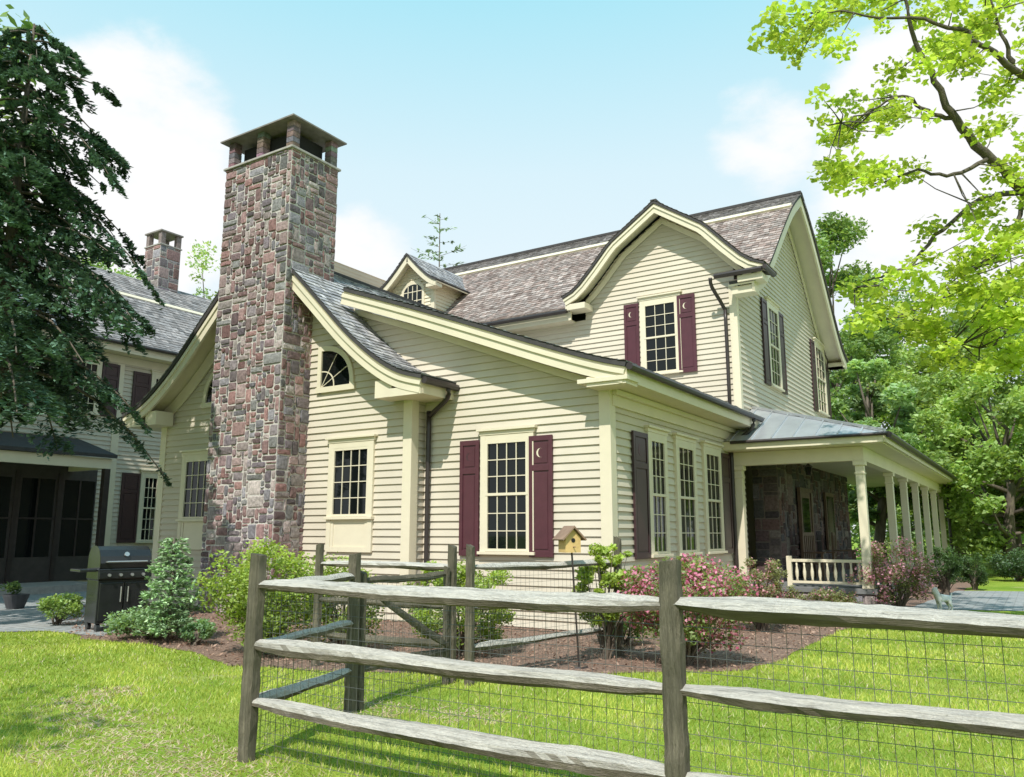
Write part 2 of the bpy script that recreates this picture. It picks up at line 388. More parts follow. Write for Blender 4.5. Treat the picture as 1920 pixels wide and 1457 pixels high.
laps(mb, FX(19.1), lambda z: -20 if z < 7.25 else max(-9.85, DC-inv(DP, z+.22)), lambda z: XB if z < 7.25 else min(XB, DC+inv(DP, z+.22)), 3.9, 9.75)
mb.build('upper_front_wall', SIDING, house)
mb = MB()
laps(mb, FY(XB), lambda z: max(19.1, MC-inv(MP, z+.3)), lambda z: min(29.3, MC+inv(MP, z+.3)), 3.9, 11.4)
laps(mb, lambda a, z, o: (a, 29.3+o, z), -20, XB, 0, 7.5); laps(mb, FXL(-20), 19.1, 29.3, 3, 11)
mb.build('gable_end_wall', SIDING, house)
fd = MB(); fd.box(GL+.02, GR-.02, YG+.02, YG+.3, -.1, .03); fd.box(GR, XB-.02, YA+.02, YA+.3, -.1, .03)
fd.build('foundation', ROOFEDGE, house)
for (x, y) in ((GR, YG), (XB, YA)): one(house, 'corner_board', TRIM, x-.16, x+.045, y-.045, y+.16, .02, 4.25 if x == GR else 3.95)
one(house, 'corner_board', TRIM, GL-.045, GL+.16, YG-.045, YG+.1, .02, 4.25)
one(house, 'corner_board', TRIM, XB-.14, XB+.045, 19.055, 19.22, 3.9, 7.6); one(house, 'corner_board', TRIM, XB-.1, XB+.045, 29.16, 29.345, 3.9, 7.6)
one(house, 'corner_board', TRIM, XB-.1, XB+.044, 18.2, 18.36, .1, 3.9)
# --- roofs
GREY = (.28, .28, .30); GREY2 = (.40, .385, .38); BRN = (.265, .195, .17); BRN2 = (.36, .31, .285)
slab = MB(); sh = MB()
for s in (1, -1):
    pr = [(GC+s*d, z) for d, z in GPs]
    band(slab, pr, 0, .075, 10.86, 19.0, mpX); shingles(sh, pr, 10.84, 19, mpX, GREY, tint=GREY2)
slab.box(GC-.12, GC+.12, 10.86, 19, GP[0][1]-.03, GP[0][1]+.04)
rg = sh.build('gable_roof', SHING, house); slab.build('roof_deck', ROOFEDGE, rg)
slab = MB(); sh = MB()
band(slab, LP, 0, .075, 11.36, 19.08, mpX, False); shingles(sh, LP, 11.34, 19.08, mpX, GREY, tint=GREY2)
rl = sh.build('wing_roof', SHING, house); slab.build('roof_deck', ROOFEDGE, rl)
slab = MB(); sh = MB(); XC = -10.1; MPs = smooth(MP, 4)
for s in (-1, 1):
    pr = [(MC+s*d, z) for d, z in MPs]
    if s < 0:
        up_ = [p for p in pr if p[0] >= 19.15]; lo_ = [p for p in pr if p[0] <= up_[-1][0]+1e-6]
        band(slab, up_, 0, .075, -20.5, -5.1, mpY)
        band(slab, lo_, 0, .075, -20.5, XC, mpY, False); shingles(sh, lo_, -20.5, XC, mpY, BRN, tint=BRN2)
        band(slab, lo_, 0, .075, XB+.02, -5.1, mpY, False); shingles(sh, lo_, XB+.02, -5.08, mpY, BRN, tint=BRN2)
        shingles(sh, up_[:5], -20.5, -5.08, mpY, (.17, .15, .14), tint=(.25, .22, .21)); shingles(sh, up_[4:], -20.5, -5.08, mpY, BRN, tint=BRN2)
    else: band(slab, pr, 0, .075, -20.5, -5.1, mpY); shingles(sh, pr, -20.5, -5.08, mpY, BRN, course=.3, w=.6)
slab.box(-20.5, -5.1, MC-.12, MC+.12, 11.66, 11.74)
rm = sh.build('main_roof', SHING, house); slab.build('roof_deck', ROOFEDGE, rm)
bd = MB(); pb = [(MC-1.28, 10.87), (MC-1.45, 10.73)]; band(bd, pb, -.07, .02, -20.5, -5.12, mpY, False); bd.build('roof_break_trim', TRIM, rm)
slab = MB(); sh = MB()
ymain = lambda a, z: MC-inv(MP, z)+.25
for s in (1, -1):
    pr = [(DC+s*d, z) for d, z in DP]
    band(slab, pr, 0, .06, 18.5, ymain, mpX); shingles(sh, pr, 18.48, ymain, mpX, BRN, tint=BRN2)
slab.box(DC-.08, DC+.08, 18.5, 22, 9.95, 10.01)
rd = sh.build('cross_gable_roof', SHING, house); slab.build('roof_deck', ROOFEDGE, rd)
# --- rake boards, soffits, cornices
mb = MB()
for s in (1, -1):
    pr = [(GC+s*d, z) for d, z in GPs]
    band(mb, pr, .076, .33, 10.90, 10.96, mpX); band(mb, pr, .077, .12, 10.96, 11.5, mpX); band(mb, pr, .12, .19, 10.87, 10.90, mpX)
    band(mb, pr[:-5], .15, .42, 11.42, 11.455, mpX)
    x = GC+s*4.42; mb.box(min(x, x-s*.06), max(x, x-s*.06), 10.96, 11.9, 3.98, 4.21)
    x2 = GC+s*3.7; mb.box(min(x-s*.06, x2), max(x-s*.06, x2), 10.965, 11.85, 3.98, 4.02)
    mb.box(min(GC+s*3.3, x2), max(GC+s*3.3, x2), 10.965, 11.41, 3.985, 4.3)
    mb.box(min(x, x2)+.005, max(x, x2)-.005, 10.91, 10.955, 3.97, 4.12)
mb.build('gable_rake_board', TRIM, house)
mb = MB()
band(mb, LP, .076, .34, 11.40, 11.46, mpX, False); band(mb, LP, .077, .12, 11.46, 11.9, mpX, False); band(mb, LP, .12, .2, 11.37, 11.40, mpX, False); band(mb, LP[:-3], .34, .46, 11.79, 11.86, mpX, False)
mb.box(-5.28, -5.20, 11.42, 19.05, 3.90, 4.12); mb.box(-5.75, -5.28, 11.45, 19.05, 3.90, 3.94); mb.box(-5.9, -5.21, 11.41, 11.85, 3.86, 4.02)
mb.box(-5.75, -5.69, 11.95, 19.0, 3.62, 3.90); mb.box(-5.69, -5.62, 11.95, 19.0, 3.80, 3.89)
mb.box(-6.05, -5.17, 11.375, 11.84, 3.92, 3.99)
mb.build('wing_cornice', TRIM, house, bevel=.004)
mb = MB()
for s in (-1, 1):
    pr = [(MC+s*d, z) for d, z in MPs]
    band(mb, pr, .076, .34, -5.2, -5.14, mpY); band(mb, pr, .077, .12, -5.75, -5.2, mpY); band(mb, pr[:-3], .3, .46, -5.71, -5.67, mpY)
    y = MC+s*5.5; y2 = MC+s*5.1; mb.box(-5.69, -5.15, min(y, y2), max(y, y2), 7.22, 7.4)
    mb.box(-20.4, -10.1 if s < 0 else -5.2, min(y, y-s*.05), max(y, y-s*.05), 7.22, 7.45); mb.box(-20.4, -10.15 if s < 0 else -5.2, min(y-s*.06, y2), max(y-s*.06, y2), 7.22, 7.26)
mb.build('main_cornice', TRIM, house)
mb = MB()
for s in (1, -1):
    pr = [(DC+s*d, z) for d, z in DP]
    band(mb, pr, .061, .27, 18.54, 18.6, mpX); band(mb, pr, .062, .1, 18.6, 19.1, mpX); band(mb, pr[:-1], .25, .38, 19.02, 19.055, mpX); band(mb, pr, .1, .15, 18.51, 18.54, mpX)
    x = DC+s*2.64; x2 = DC+s*2.05; mb.box(min(x, x2), max(x, x2), 18.56, 19.05, 7.46, 7.62)
mb.build('cross_gable_rake_board', TRIM, house, bevel=.004)
def gutter(pts, name='gutter', r=.06): g = MB(); g.tube(pts, r, 8); return g.build(name, DKTRIM, house)
gutter([(-5.13, 11.38, 4.12), (-5.13, 18.6, 4.12)])
gutter([(GC+4.5, 10.9, 4.2), (GC+4.5, 11.88, 4.2)], r=.065)
gutter([(GC-4.5, 10.9, 4.2), (GC-4.5, 18, 4.2)])
gutter([(-20.4, 18.55, 7.44), (-10.15, 18.55, 7.44)]); gutter([(-6.05, 18.50, 7.68), (-4.90, 18.50, 7.68)], r=.065); gutter([(-4.84, 18.5, 7.72), (-4.84, 19.3, 7.72)], r=.06)
def spout(pts, r=.045): g = MB(); g.tube(smooth([tuple(p) for p in pts], 3), r, 8); return g.build('downspout', DKTRIM, house, smooth=True)
spout([(-6.15, 18.50, 7.66), (-6.15, 18.6, 7.45), (-6.0, 18.98, 7.0), (-5.98, 19.01, 6.7), (-5.98, 19.01, 4.35)])
spout([(GC+4.5, 11.6, 4.16), (GC+4.45, 11.65, 3.98), (GC+3.95, 11.8, 3.72), (GC+3.9, 11.81, 3.5), (GC+3.9, 11.81, .1)])
spout([(-5.13, 18.0, 4.08), (-5.2, 18.0, 3.85), (-5.62, 17.95, 3.5), (-5.66, 17.95, 3.2), (-5.66, 17.95, .1)])
# --- windows
def pxr(F, x0, x1, y0, y1, plane, ax='x'):
    f = ux if ax == 'x' else uy
    ym = (y0+y1)/2; a0 = f(x0, ym, plane)[0]; a1 = f(x1, ym, plane)[0]; xm = (x0+x1)/2
    return a0, a1, f(xm, y1, plane)[1], f(xm, y0, plane)[1]
a = pxr(None, 914, 994, 826, 1030, YA)
window(house, FX(YA), *a, 4, 3)
sw = .46
shutter(house, FX(YA), a[0]-.14-.42, a[0]-.14, a[2]-.12, a[3]+.04, mm=BURGD); shutter(house, FX(YA), a[1]+.02, a[1]+.02+sw, a[2]-.12, a[3]+.04)  # left crescent coloured dark, as if unlit
g = pxr(None, 627, 695, 840, 965, YG)
for s in (1, -1):
    a0, a1 = (g[0], g[1]) if s > 0 else (2*GC-g[1], 2*GC-g[0])
    window(house, FX(YG), a0, a1, g[2], g[3], 4, 4, double=False, header=True, panel=.60)
q = pxr(None, 607, 661, 656, 724, YG)
for s in (1, -1):
    FQ = FX(YG) if s > 0 else (lambda a, z, o: (2*GC-a, YG-o, z))
    x0, x1, z0, z1 = q[0], q[1], q[2], q[3]; w_, h_ = x1-x0, z1-z0
    ell = lambda t: ((abs(math.cos(t)))**.86, (abs(math.sin(t)))**.86)
    arc = lambda e, n=16: [(x0-e*.0+(w_+e)*ell(math.pi/2*i/n)[0], z0+(h_+e)*ell(math.pi/2*i/n)[1]) for i in range(n+1)]
    mb = MB(); A, B = arc(.10), arc(0)
    for i in range(16): mb.poly(FQ, [A[i], A[i+1], B[i+1], B[i]], 0, .075)
    mb.fbox(FQ, x0-.10, x0, z0-.11, z1+.1, 0, .075); mb.fbox(FQ, x0-.13, x1+.13, z0-.11, z0, 0, .08)
    w = mb.build('quarter_round_window', TRIM, house)
    gm = MB(); gm.poly(FQ, [(x0, z0)]+arc(0), .036, .04); gm.build('pane', GLASS, w)
    sm = MB()
    for ang in (30, 60):
        c, s_ = math.cos(R(ang)), math.sin(R(ang)); px_, pz_ = -s_*.006, c*.006
        sm.poly(FQ, [(x0+px_, z0+pz_), (x0-px_, z0-pz_), (x0+w_*c-px_, z0+h_*s_-pz_), (x0+w_*c+px_, z0+h_*s_+pz_)], .041, .053)
    Ai = [(x0+(a-x0)*.45, z0+(z-z0)*.45) for a, z in B]; Bi = [(x0+(a-x0)*.42, z0+(z-z0)*.42) for a, z in B]
    for i in range(16): sm.poly(FQ, [Ai[i], Ai[i+1], Bi[i+1], Bi[i]], .041, .051)
    sm.build('sash', TRIM, w)
d = pxr(None, 1210, 1271, 568, 697, 19.1)
window(house, FX(19.1), *d, 3, 3); shutter(house, FX(19.1), d[0]-.56, d[0]-.14, d[2]-.1, d[3]+.08); shutter(house, FX(19.1), d[1]+.03, d[1]+.5, d[2]-.1, d[3]+.1)
e = pxr(None, 1441, 1458, 585, 722, XB, 'y'); ez0, ez1 = e[2], e[3]
for (x0, x1) in ((1441, 1458), (1526, 1541)):
    e = pxr(None, x0, x1, 650, 700, XB, 'y')
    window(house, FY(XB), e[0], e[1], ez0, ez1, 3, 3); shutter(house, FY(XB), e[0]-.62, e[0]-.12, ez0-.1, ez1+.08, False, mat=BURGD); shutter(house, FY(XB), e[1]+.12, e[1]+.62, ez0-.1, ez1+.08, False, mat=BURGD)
zz = pxr(None, 1216, 1244, 826, 1035, XB, 'y')
for (x0, x1) in ((1216, 1243), (1268, 1298), (1320, 1346)):
    e = pxr(None, x0, x1, 826, 1035, XB, 'y'); window(house, FY(XB), e[0], e[1], zz[2], zz[3], 3, 3)
e0 = uy(1216, 930, XB)[0]; e1 = uy(1346, 930, XB)[0]
shutter(house, FY(XB), e0-.75, e0-.13, zz[2]-.1, zz[3]+.06, mat=BURGD, mm=BURG); shutter(house, FY(XB), e1+.13, e1+.7, zz[2]-.1, zz[3]+.06, False, mat=BURGD)  # crescent kept burgundy instead of cream, as if unlit
# --- small dormer
dx, dyf = -16.6, 19.9
DR = [(0, 10.6), (.5, 10.08), (.95, 9.68), (1.25, 9.52)]
mb = MB(); laps(mb, FX(dyf), lambda z: max(dx-.85, dx-inv(DR, z+.15)), lambda z: min(dx+.85, dx+inv(DR, z+.15)), 8.0, 10.4, .12)
laps(mb, FY(dx+.85), dyf, 22.2, 8.0, 9.7, .12); laps(mb, FXL(dx-.85), dyf, 22.2, 8.0, 9.7, .12)
mb.box(dx-.89, dx-.75, dyf-.04, dyf+.05, 8, 9.6); mb.box(dx+.75, dx+.89, dyf-.04, dyf+.05, 8, 9.6)
dm = mb.build('dormer', TRIM, house)
sh = MB(); rk = MB(); dk = MB()
for s in (1, -1):
    pr = [(dx+s*a, z) for a, z in smooth(DR, 3)]
    band(dk, pr, 0, .05, 19.48, lambda a, z: MC-inv(MP, z)+.2, mpX); shingles(sh, pr, 19.47, lambda a, z: MC-inv(MP, z)+.2, mpX, GREY, tint=GREY2)
    band(rk, pr, .051, .22, 19.52, 19.58, mpX); band(rk, pr, .052, .09, 19.58, lambda a, z: MC-inv(MP, z)+.2, mpX)
    rk.box(min(dx+s*.8, dx+s*1.2), max(dx+s*.8, dx+s*1.2), 19.53, 19.85, 9.32, 9.42)
sh.build('dormer_roof', SHING, dm); rk.build('dormer_rake', TRIM, dm); dk.build('roof_deck', ROOFEDGE, dm)
FD = FX(dyf)
def archp(w, z0, zs, rise, n=12): return [(dx-w, z0), (dx+w, z0)]+[(dx+w*math.cos(math.pi*i/n), zs+rise*math.sin(math.pi*i/n)) for i in range(n+1)]
w = MB(); w.poly(FD, archp(.48, 8.3, 9.4, .34), 0, .05); w = w.build('dormer_window', TRIM, dm)
w2 = MB(); w2.poly(FD, archp(.38, 8.4, 9.36, .26), .051, .054); w2.build('pane', GLASS, w)
w2 = MB()
for i in (-1, 0, 1): w2.fbox(FD, dx+i*.19-.012, dx+i*.19+.012, 8.4, 9.56, .055, .07)
for z in (8.75, 9.05, 9.36): w2.fbox(FD, dx-.38, dx+.38, z-.012, z+.012, .055, .068)
w2.build('sash', TRIM, w)
# --- chimney of house
CX0, CX1, CY0, CY1, CZ = -14.36, -12.28, 10.72, 12.04, 9.42
mb = MB(); e = .002
mb.box(CX0+e, CX1-e, CY0+e, CY1-e, 0, CZ); core = mb.build('chimney', MORTAR, house)
mb = MB(); stones(mb, FX(CY0), CX0, CX1, 0, CZ); stones(mb, FY(CX1), CY0, CY1, 0, CZ, k=.95); stones(mb, FXL(CX0), CY0, CY1, 0, CZ, k=.9)
stones(mb, lambda a, z, o: (a, CY1+o, z), CX0, CX1, 6.5, CZ)
mb.build('chimney_stonework', STONE, core)
mb = MB(); mb.box(CX0-.05, CX1+.05, CY0-.05, CY1+.05, CZ, CZ+.05); mb.build('chimney_ledge', SLATE, core, bevel=.01)
zc = CZ+.05; ph = .60; pw = .19
for (x0, y0) in ((CX0+.02, CY0+.02), (CX1-.02-pw, CY0+.02), (CX0+.02, CY1-.02-pw), (CX1-.02-pw, CY1-.02-pw), ((CX0+CX1-pw)/2, CY0+.02), ((CX0+CX1-pw)/2, CY1-.02-pw)):
    m = MB(); m.col = (.22, .18, .17); m.box(x0+.008, x0+pw-.008, y0+.008, y0+pw-.008, zc, zc+ph)
    for j in range(5):
        m.col = tuple(random.uniform(.65, .95)*v for v in random.choice(PAL)); z_ = zc+ph*j/5; m.box(x0, x0+pw, y0, y0+pw, z_+.006, z_+ph/5-.006)
    m.build('chimney_pier', STONE, core)
mb = MB(); mb.box(CX0+.25, CX1-.25, CY0+.25, CY1-.25, zc, zc+.48); mb.build('flue', DARK, core)
mb = MB(); x0, x1, y0, y1 = CX0-.12, CX1+.12, CY0-.12, CY1+.12
mb.box(x0, x1, y0, y1, zc+ph, zc+ph+.03); xm = (x0+x1)/2; ym = (y0+y1)/2
mb.add([(x0, y0, zc+ph+.031), (x1, y0, zc+ph+.031), (x1, y1, zc+ph+.031), (x0, y1, zc+ph+.031), (xm-.4, ym, zc+ph+.12), (xm+.4, ym, zc+ph+.12)], [(0, 1, 5, 4), (1, 2, 5), (2, 3, 4, 5), (3, 0, 4)])
mb.build('chimney_cap', COPPER, core)
# --- porch
PX0, PX1, PY0, PY1, ZE, ZT = -5.75, -2.42, 17.6, 35.4, 3.56, 4.62
YH = 20.0
mb = MB(); mb.add([(PX0-.3, PY0, ZE), (PX1, PY0, ZE), (PX1, PY1, ZE), (PX0, PY1, ZE), (PX0, YH, ZT), (PX0, PY1-2.4, ZT), (PX0-.3, YH, ZT)], [(0, 1, 4, 6), (1, 2, 5, 4), (2, 3, 5)])
po = mb.build('porch_roof', PMETAL, house)
mb = MB()
def seam(p, q, h=.035, w=.014):
    p, q = Vector(p), Vector(q); d_ = (q-p); s_ = Vector((0, 0, 1)).cross(d_).normalized()*w; u_ = Vector((0, 0, h))
    mb.hexa([p-s_, p+s_, q+s_, q-s_, p-s_+u_, p+s_+u_, q+s_+u_, q-s_+u_])
x = PX1-.45
while x > PX0-.1: seam((x, PY0, ZE), (x, PY0+(YH-PY0)*min(1, (PX1-x)/(PX1-PX0)), ZE+(ZT-ZE)*min(1, (PX1-x)/(PX1-PX0)))); x -= .45
y = PY0+.5
while y < PY1-2.4:
    f = min(1, (y-PY0)/(YH-PY0)); seam((PX1, y, ZE), (PX1-(PX1-PX0)*f, y, ZE+(ZT-ZE)*f)); y += .5
seam((PX1, PY0, ZE+.01), (PX0, YH, ZT+.01), .05, .03)
mb.build('roof_seam', PMETAL, po)
mb = MB(); mb.box(PX1-.05, PX1, PY0+.05, PY1, ZE-.2, ZE-.012); mb.box(PX0, PX1-.05, PY0, PY0+.05, ZE-.2, ZE-.012)
mb.box(PX0+.02, PX1-.06, PY0+.06, PY1, ZE-.22, ZE-.18)
mb.box(-3.12, -2.92, 18.0, 34.8, ZE-.52, ZE-.225); mb.box(-5.7, -3.12, 18.0, 18.2, ZE-.519, ZE-.225)
mb.build('porch_cornice', TRIM, house, bevel=.004)
gutter([(PX1+.06, PY0+.02, ZE-.05), (PX1+.06, PY1, ZE-.07)], r=.065); gutter([(PX0+.2, PY0-.05, ZE-.04), (PX1+.05, PY0-.05, ZE-.04)], r=.035)
g_ = MB(); g_.tube([(PX1+.05, PY1-.2, ZE-.1), (PX1-.4, PY1-.5, ZE-.5), (PX1-.42, PY1-.5, .1)], .05); g_.build('downspout', DKTRIM, house)
for (x, y) in [(-3.02, 18.1), (-5.55, 18.1)]+[(-3.02, yy) for yy in (22.0, 24.5, 27.0, 29.5, 32.0, 34.5)]:
    mb = MB(); w_ = .085
    mb.box(x-w_, x+w_, y-w_, y+w_, .45, ZE-.52); mb.box(x-.11, x+.11, y-.11, y+.11, .45, .62); mb.box(x-.12, x+.12, y-.12, y+.12, ZE-.62, ZE-.522); mb.box(x-.1, x+.1, y-.1, y+.1, ZE-.8, ZE-.76)
    mb.build('porch_post', TRIM, house, bevel=.008)
mb = MB(); mb.box(-5.74, -2.85, 18.0, 35, .34, .45); mb.build('porch_deck', M_basic('bluestone_deck', (.16, .16, .16), .8, .2, 4, .2), house, bevel=.01)
mb = MB(); stones(mb, FY(-2.9), 18.02, 35, 0, .33, .11); stones(mb, FX(18.05), -5.7, -2.9, 0, .33, .11); mb.box(-5.7, -2.92, 18.07, 34.9, 0, .33); mb.build('porch_base', STONE, house)
mb = MB(); mb.box(-4.55, -3.12, 18.06, 18.14, .96, 1.02); mb.box(-4.55, -3.12, 18.07, 18.13, .52, .57); mb.box(-4.62, -4.52, 18.05, 18.15, .45, 1.08)
rl_ = mb.build('porch_railing', TRIM, house, bevel=.004)
x = -4.42
while x < -3.15:
    b_ = MB(); b_.tube([(x, 18.1, .57), (x, 18.1, .62), (x, 18.1, .68), (x, 18.1, .76), (x, 18.1, .88), (x, 18.1, .96)], [.03, .02, .034, .036, .018, .026], 8); b_.build('baluster', TRIM, rl_, smooth=True); x += .155
sb = MB(); sb.box(-5.7, -5.11, 19.62, 28, .45, 3.35); sw_ = sb.build('porch_stone_wall', M_basic('porch_mortar_shaded', (.14, .115, .10), .95, .2, 20, .5), house)  # mortar darkened to put the porch shade into its colour
mb = MB(); stones(mb, FY(-5.11), 19.62, 28, .45, 3.35, .09, .42); stones(mb, FX(19.62), -5.72, -5.11, .45, 3.35, .09, .42); mb.build('wall_stonework', STONE, sw_)  # stone colours scaled down to imitate shade under the porch roof
mb = MB(); F = FY(-5.06); mb.fbox(F, 21.3, 22.35, .45, 2.6, 0, .05); mb.fbox(F, 21.2, 21.3, .45, 2.7, 0, .08); mb.fbox(F, 22.35, 22.45, .45, 2.7, 0, .08); mb.fbox(F, 21.3, 22.35, 2.6, 2.7, 0, .078)
dr = mb.build('front_door', WOODC, house); mb = MB(); mb.fbox(F, 21.45, 22.2, 1.4, 2.45, .05, .055); mb.build('pane', GLASS, dr)
mb = MB(); mb.fbox(FY(-5.06), 24.2, 25.3, 1.1, 2.7, 0, .06); pw_ = mb.build('window', WOODC, house); mb = MB(); mb.fbox(FY(-5.06), 24.3, 25.2, 1.2, 2.6, .061, .063); mb.build('pane', GLASS, pw_)
lp = thing('porch_lantern', 'small dark lantern hanging from the porch ceiling', 'lantern', (-4.3, 19.2, 3.0))
mb = MB(); mb.tube([(-4.3, 19.2, 3.33), (-4.3, 19.2, 3.12)], .012); mb.tube([(-4.3, 19.2, 3.12), (-4.3, 19.2, 3.04)], [.02, .1]); mb.build('hanger', DKTRIM, lp)
mb = MB(); mb.tube([(-4.3, 19.2, 3.04), (-4.3, 19.2, 2.86)], [.085, .06], 6); mb.build('lantern_glass', GLASS, lp)
def chair(cx, cy, rot, label):
    t = thing('porch_chair', label, 'chair', (cx, cy, .45)); M = Matrix.Translation((cx, cy, .45)) @ Matrix.Rotation(rot, 4, 'Z')
    m = MB(); m.M = M; m.box(-.27, .27, -.25, .25, .38, .42); m.build('seat', WOODC, t)
    m = MB(); m.M = M
    for i in range(6): m.box(-.25+i*.09, -.2+i*.09, .24, .265, .5, 1.05)
    m.box(-.27, .27, .235, .27, 1.05, 1.13); m.box(-.27, .27, .235, .27, .45, .5); m.build('backrest', WOODC, t)
    for sx in (-1, 1):
        for yy, hh in ((-.23, .64), (.25, 1.05)): m = MB(); m.M = M; m.box(sx*.27-.025, sx*.27+.025, yy-.025, yy+.025, 0.02, hh); m.build('leg', WOODC, t)
        m = MB(); m.M = M; m.box(sx*.27-.04, sx*.27+.04, -.3, .27, .64, .67); m.build('armrest', WOODC, t)
chair(-4.5, 20.6, R(75), 'dark wooden armchair on the porch nearest the white railing'); chair(-4.45, 23.4, R(95), 'dark wooden armchair on the porch beyond the front door')

# ================================================================== LEFT HOUSE
lh = thing('clapboard_house', 'shaded two-storey clapboard house at the far left behind the dark evergreen', 'house', (-28, 17, 0))
LX = -24.0
mb = MB(); laps(mb, FY(LX), 8, 30, .05, 7.3); mb.build('side_wall', SIDING, lh)
LHP = [(0, 11.2), (1.8, 9.9), (3.4, 8.55), (4.4, 7.75), (4.95, 7.42)]; LC = -28.35
mb = MB(); laps(mb, FX(8), lambda z: max(LC-4.35, LC-inv(LHP, z+.3)), lambda z: min(LX, LC+inv(LHP, z+.3)), .05, 10.9)
laps(mb, lambda a, z, o: (a, 30+o, z), lambda z: max(LC-4.35, LC-inv(LHP, z+.3)), lambda z: min(LX, LC+inv(LHP, z+.3)), .05, 10.9); laps(mb, FXL(LC-4.35), 8, 30, 0, 7.3)
mb.build('end_wall', SIDING, lh)
slab = MB(); sh = MB(); rk = MB()
for s in (1, -1):
    pr = [(LC+s*a, z) for a, z in smooth(LHP, 4)]
    band(slab, pr, 0, .08, 7.5, 30.5, mpX); band(rk, pr, .081, .35, 7.53, 7.6, mpX); shingles(sh, pr, 7.48, 30.5, mpX, (.22, .21, .21), tint=(.32, .29, .28), w=.2, course=.2 if s > 0 else .4)
    x = LC+s*4.9; rk.box(min(x, x-s*.06), max(x, x-s*.06), 7.6, 30.4, 7.1, 7.34); rk.box(min(x-s*.06, LC+s*4.4), max(x-s*.06, LC+s*4.4), 7.6, 30.4, 7.1, 7.14)
rf = sh.build('main_roof', SHING, lh); slab.build('roof_deck', ROOFEDGE, rf); rk.build('cornice', TRIM, lh)
band_ = MB(); pr = [(LC+1.75, 9.94), (LC+1.9, 9.81)]; band(band_, pr, -.05, .02, 7.5, 30.5, mpX, False); band_.build('roof_break_trim', TRIM, rf)
g = MB(); g.tube([(LC+5.0, 7.5, 7.36), (LC+5.0, 30.4, 7.36)], .06); g.build('gutter', DKTRIM, lh)
yc = uy(212, 850, LX)[0]
one(lh, 'corner_board', TRIM, LX, LX+.045, yc-.12, yc+.12, .1, 6.84); one(lh, 'frieze_board', TRIM, LX, LX+.04, 8, 30, 6.85, 7.09)
for (x0, x1, z0, z1) in ((264, 291, 1.35, 3.35), (62, 100, 5.2, 6.7), (140, 178, 5.2, 6.7), (286, 305, 5.2, 6.6)):
    ym = 950 if z1 < 4 else 740
    a0 = uy(x0, ym, LX)[0]; a1 = uy(x1, ym, LX)[0]
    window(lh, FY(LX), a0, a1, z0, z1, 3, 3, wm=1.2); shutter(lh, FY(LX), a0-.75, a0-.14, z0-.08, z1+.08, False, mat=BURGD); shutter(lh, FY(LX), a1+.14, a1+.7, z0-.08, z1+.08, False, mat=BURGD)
mb = MB(); y1 = 13.35
mb.add([(LX, 7.5, 4.35), (-21.9, 7.5, 3.75), (-21.9, y1, 3.75), (LX, y1, 4.35), (LX, 7.5, 4.25), (-21.9, 7.5, 3.65), (-21.9, y1, 3.65), (LX, y1, 4.25)], [(0, 1, 2, 3), (7, 6, 5, 4), (1, 5, 6, 2), (2, 6, 7, 3), (0, 4, 5, 1)])
mb.build('porch_roof', ROOFEDGE, lh)
mb = MB(); mb.box(-22.15, -22.0, 7.6, y1-.1, 3.35, 3.64); mb.box(LX+.05, -22.15, y1-.25, y1-.1, 3.35, 3.64); mb.box(LX+.05, -22.2, 7.6, y1-.3, 3.5, 3.55); mb.build('porch_cornice', TRIM, lh)
for y in (8.5, 13.15): mb = MB(); mb.box(-22.16, -21.99, y-.085, y+.085, .2, 3.35); mb.build('porch_post', DKTRIM, lh, bevel=.006)  # posts coloured dark brown to imitate the deep porch shade
mb = MB(); mb.box(LX, -21.9, 7.5, y1, 0, .2); mb.build('porch_deck', SLATE, lh)
PB = M_basic('porch_shade_brown', (.055, .045, .04), .7, .2, 5, .1)
mb = MB(); mb.fbox(FY(LX), 8.1, 14.0, .2, 3.5, .04, .06); psc = mb.build('porch_shade_panel', PB, lh)  # dark panel over the siding, standing in for deep shade inside the porch
for y in (9.3, 10.5, 11.7, 12.9):
    m = MB(); m.fbox(FY(LX), y+.14, y+1.06, .9, 3.1, .061, .066); m.build('pane', GLASS, psc)
    mb = MB(); mb.fbox(FY(LX), y-.06, y+.06, .25, 3.3, .061, .10); mb.fbox(FY(LX), y+.57, y+.62, .9, 3.1, .067, .085); mb.fbox(FY(LX), y+.1, y+1.1, 1.95, 2.0, .067, .083); mb.build('panel_post', DKTRIM, lh)
c2 = MB(); a0, a1, b0, b1 = -29.0, -28.0, 18.1, 19.0
c2.box(a0, a1, b0, b1, 9, 12.75); cc2 = c2.build('chimney', MORTAR, lh)
mb = MB(); stones(mb, FX(b0), a0, a1, 9, 12.75, .09); stones(mb, FY(a1), b0, b1, 9, 12.75, .09); mb.build('chimney_stonework', STONE, cc2)
for x in (a0, a1-.2):
    for y in (b0, b1-.2): m = MB(); m.col = (.24, .19, .18); m.box(x+.01, x+.2, y+.01, y+.2, 12.8, 13.3); m.build('chimney_pier', STONE, cc2)
one(cc2, 'chimney_ledge', SLATE, a0-.04, a1+.04, b0-.04, b1+.04, 12.75, 12.8); one(cc2, 'chimney_cap', COPPER, a0-.05, a1+.05, b0-.05, b1+.05, 13.3, 13.36)

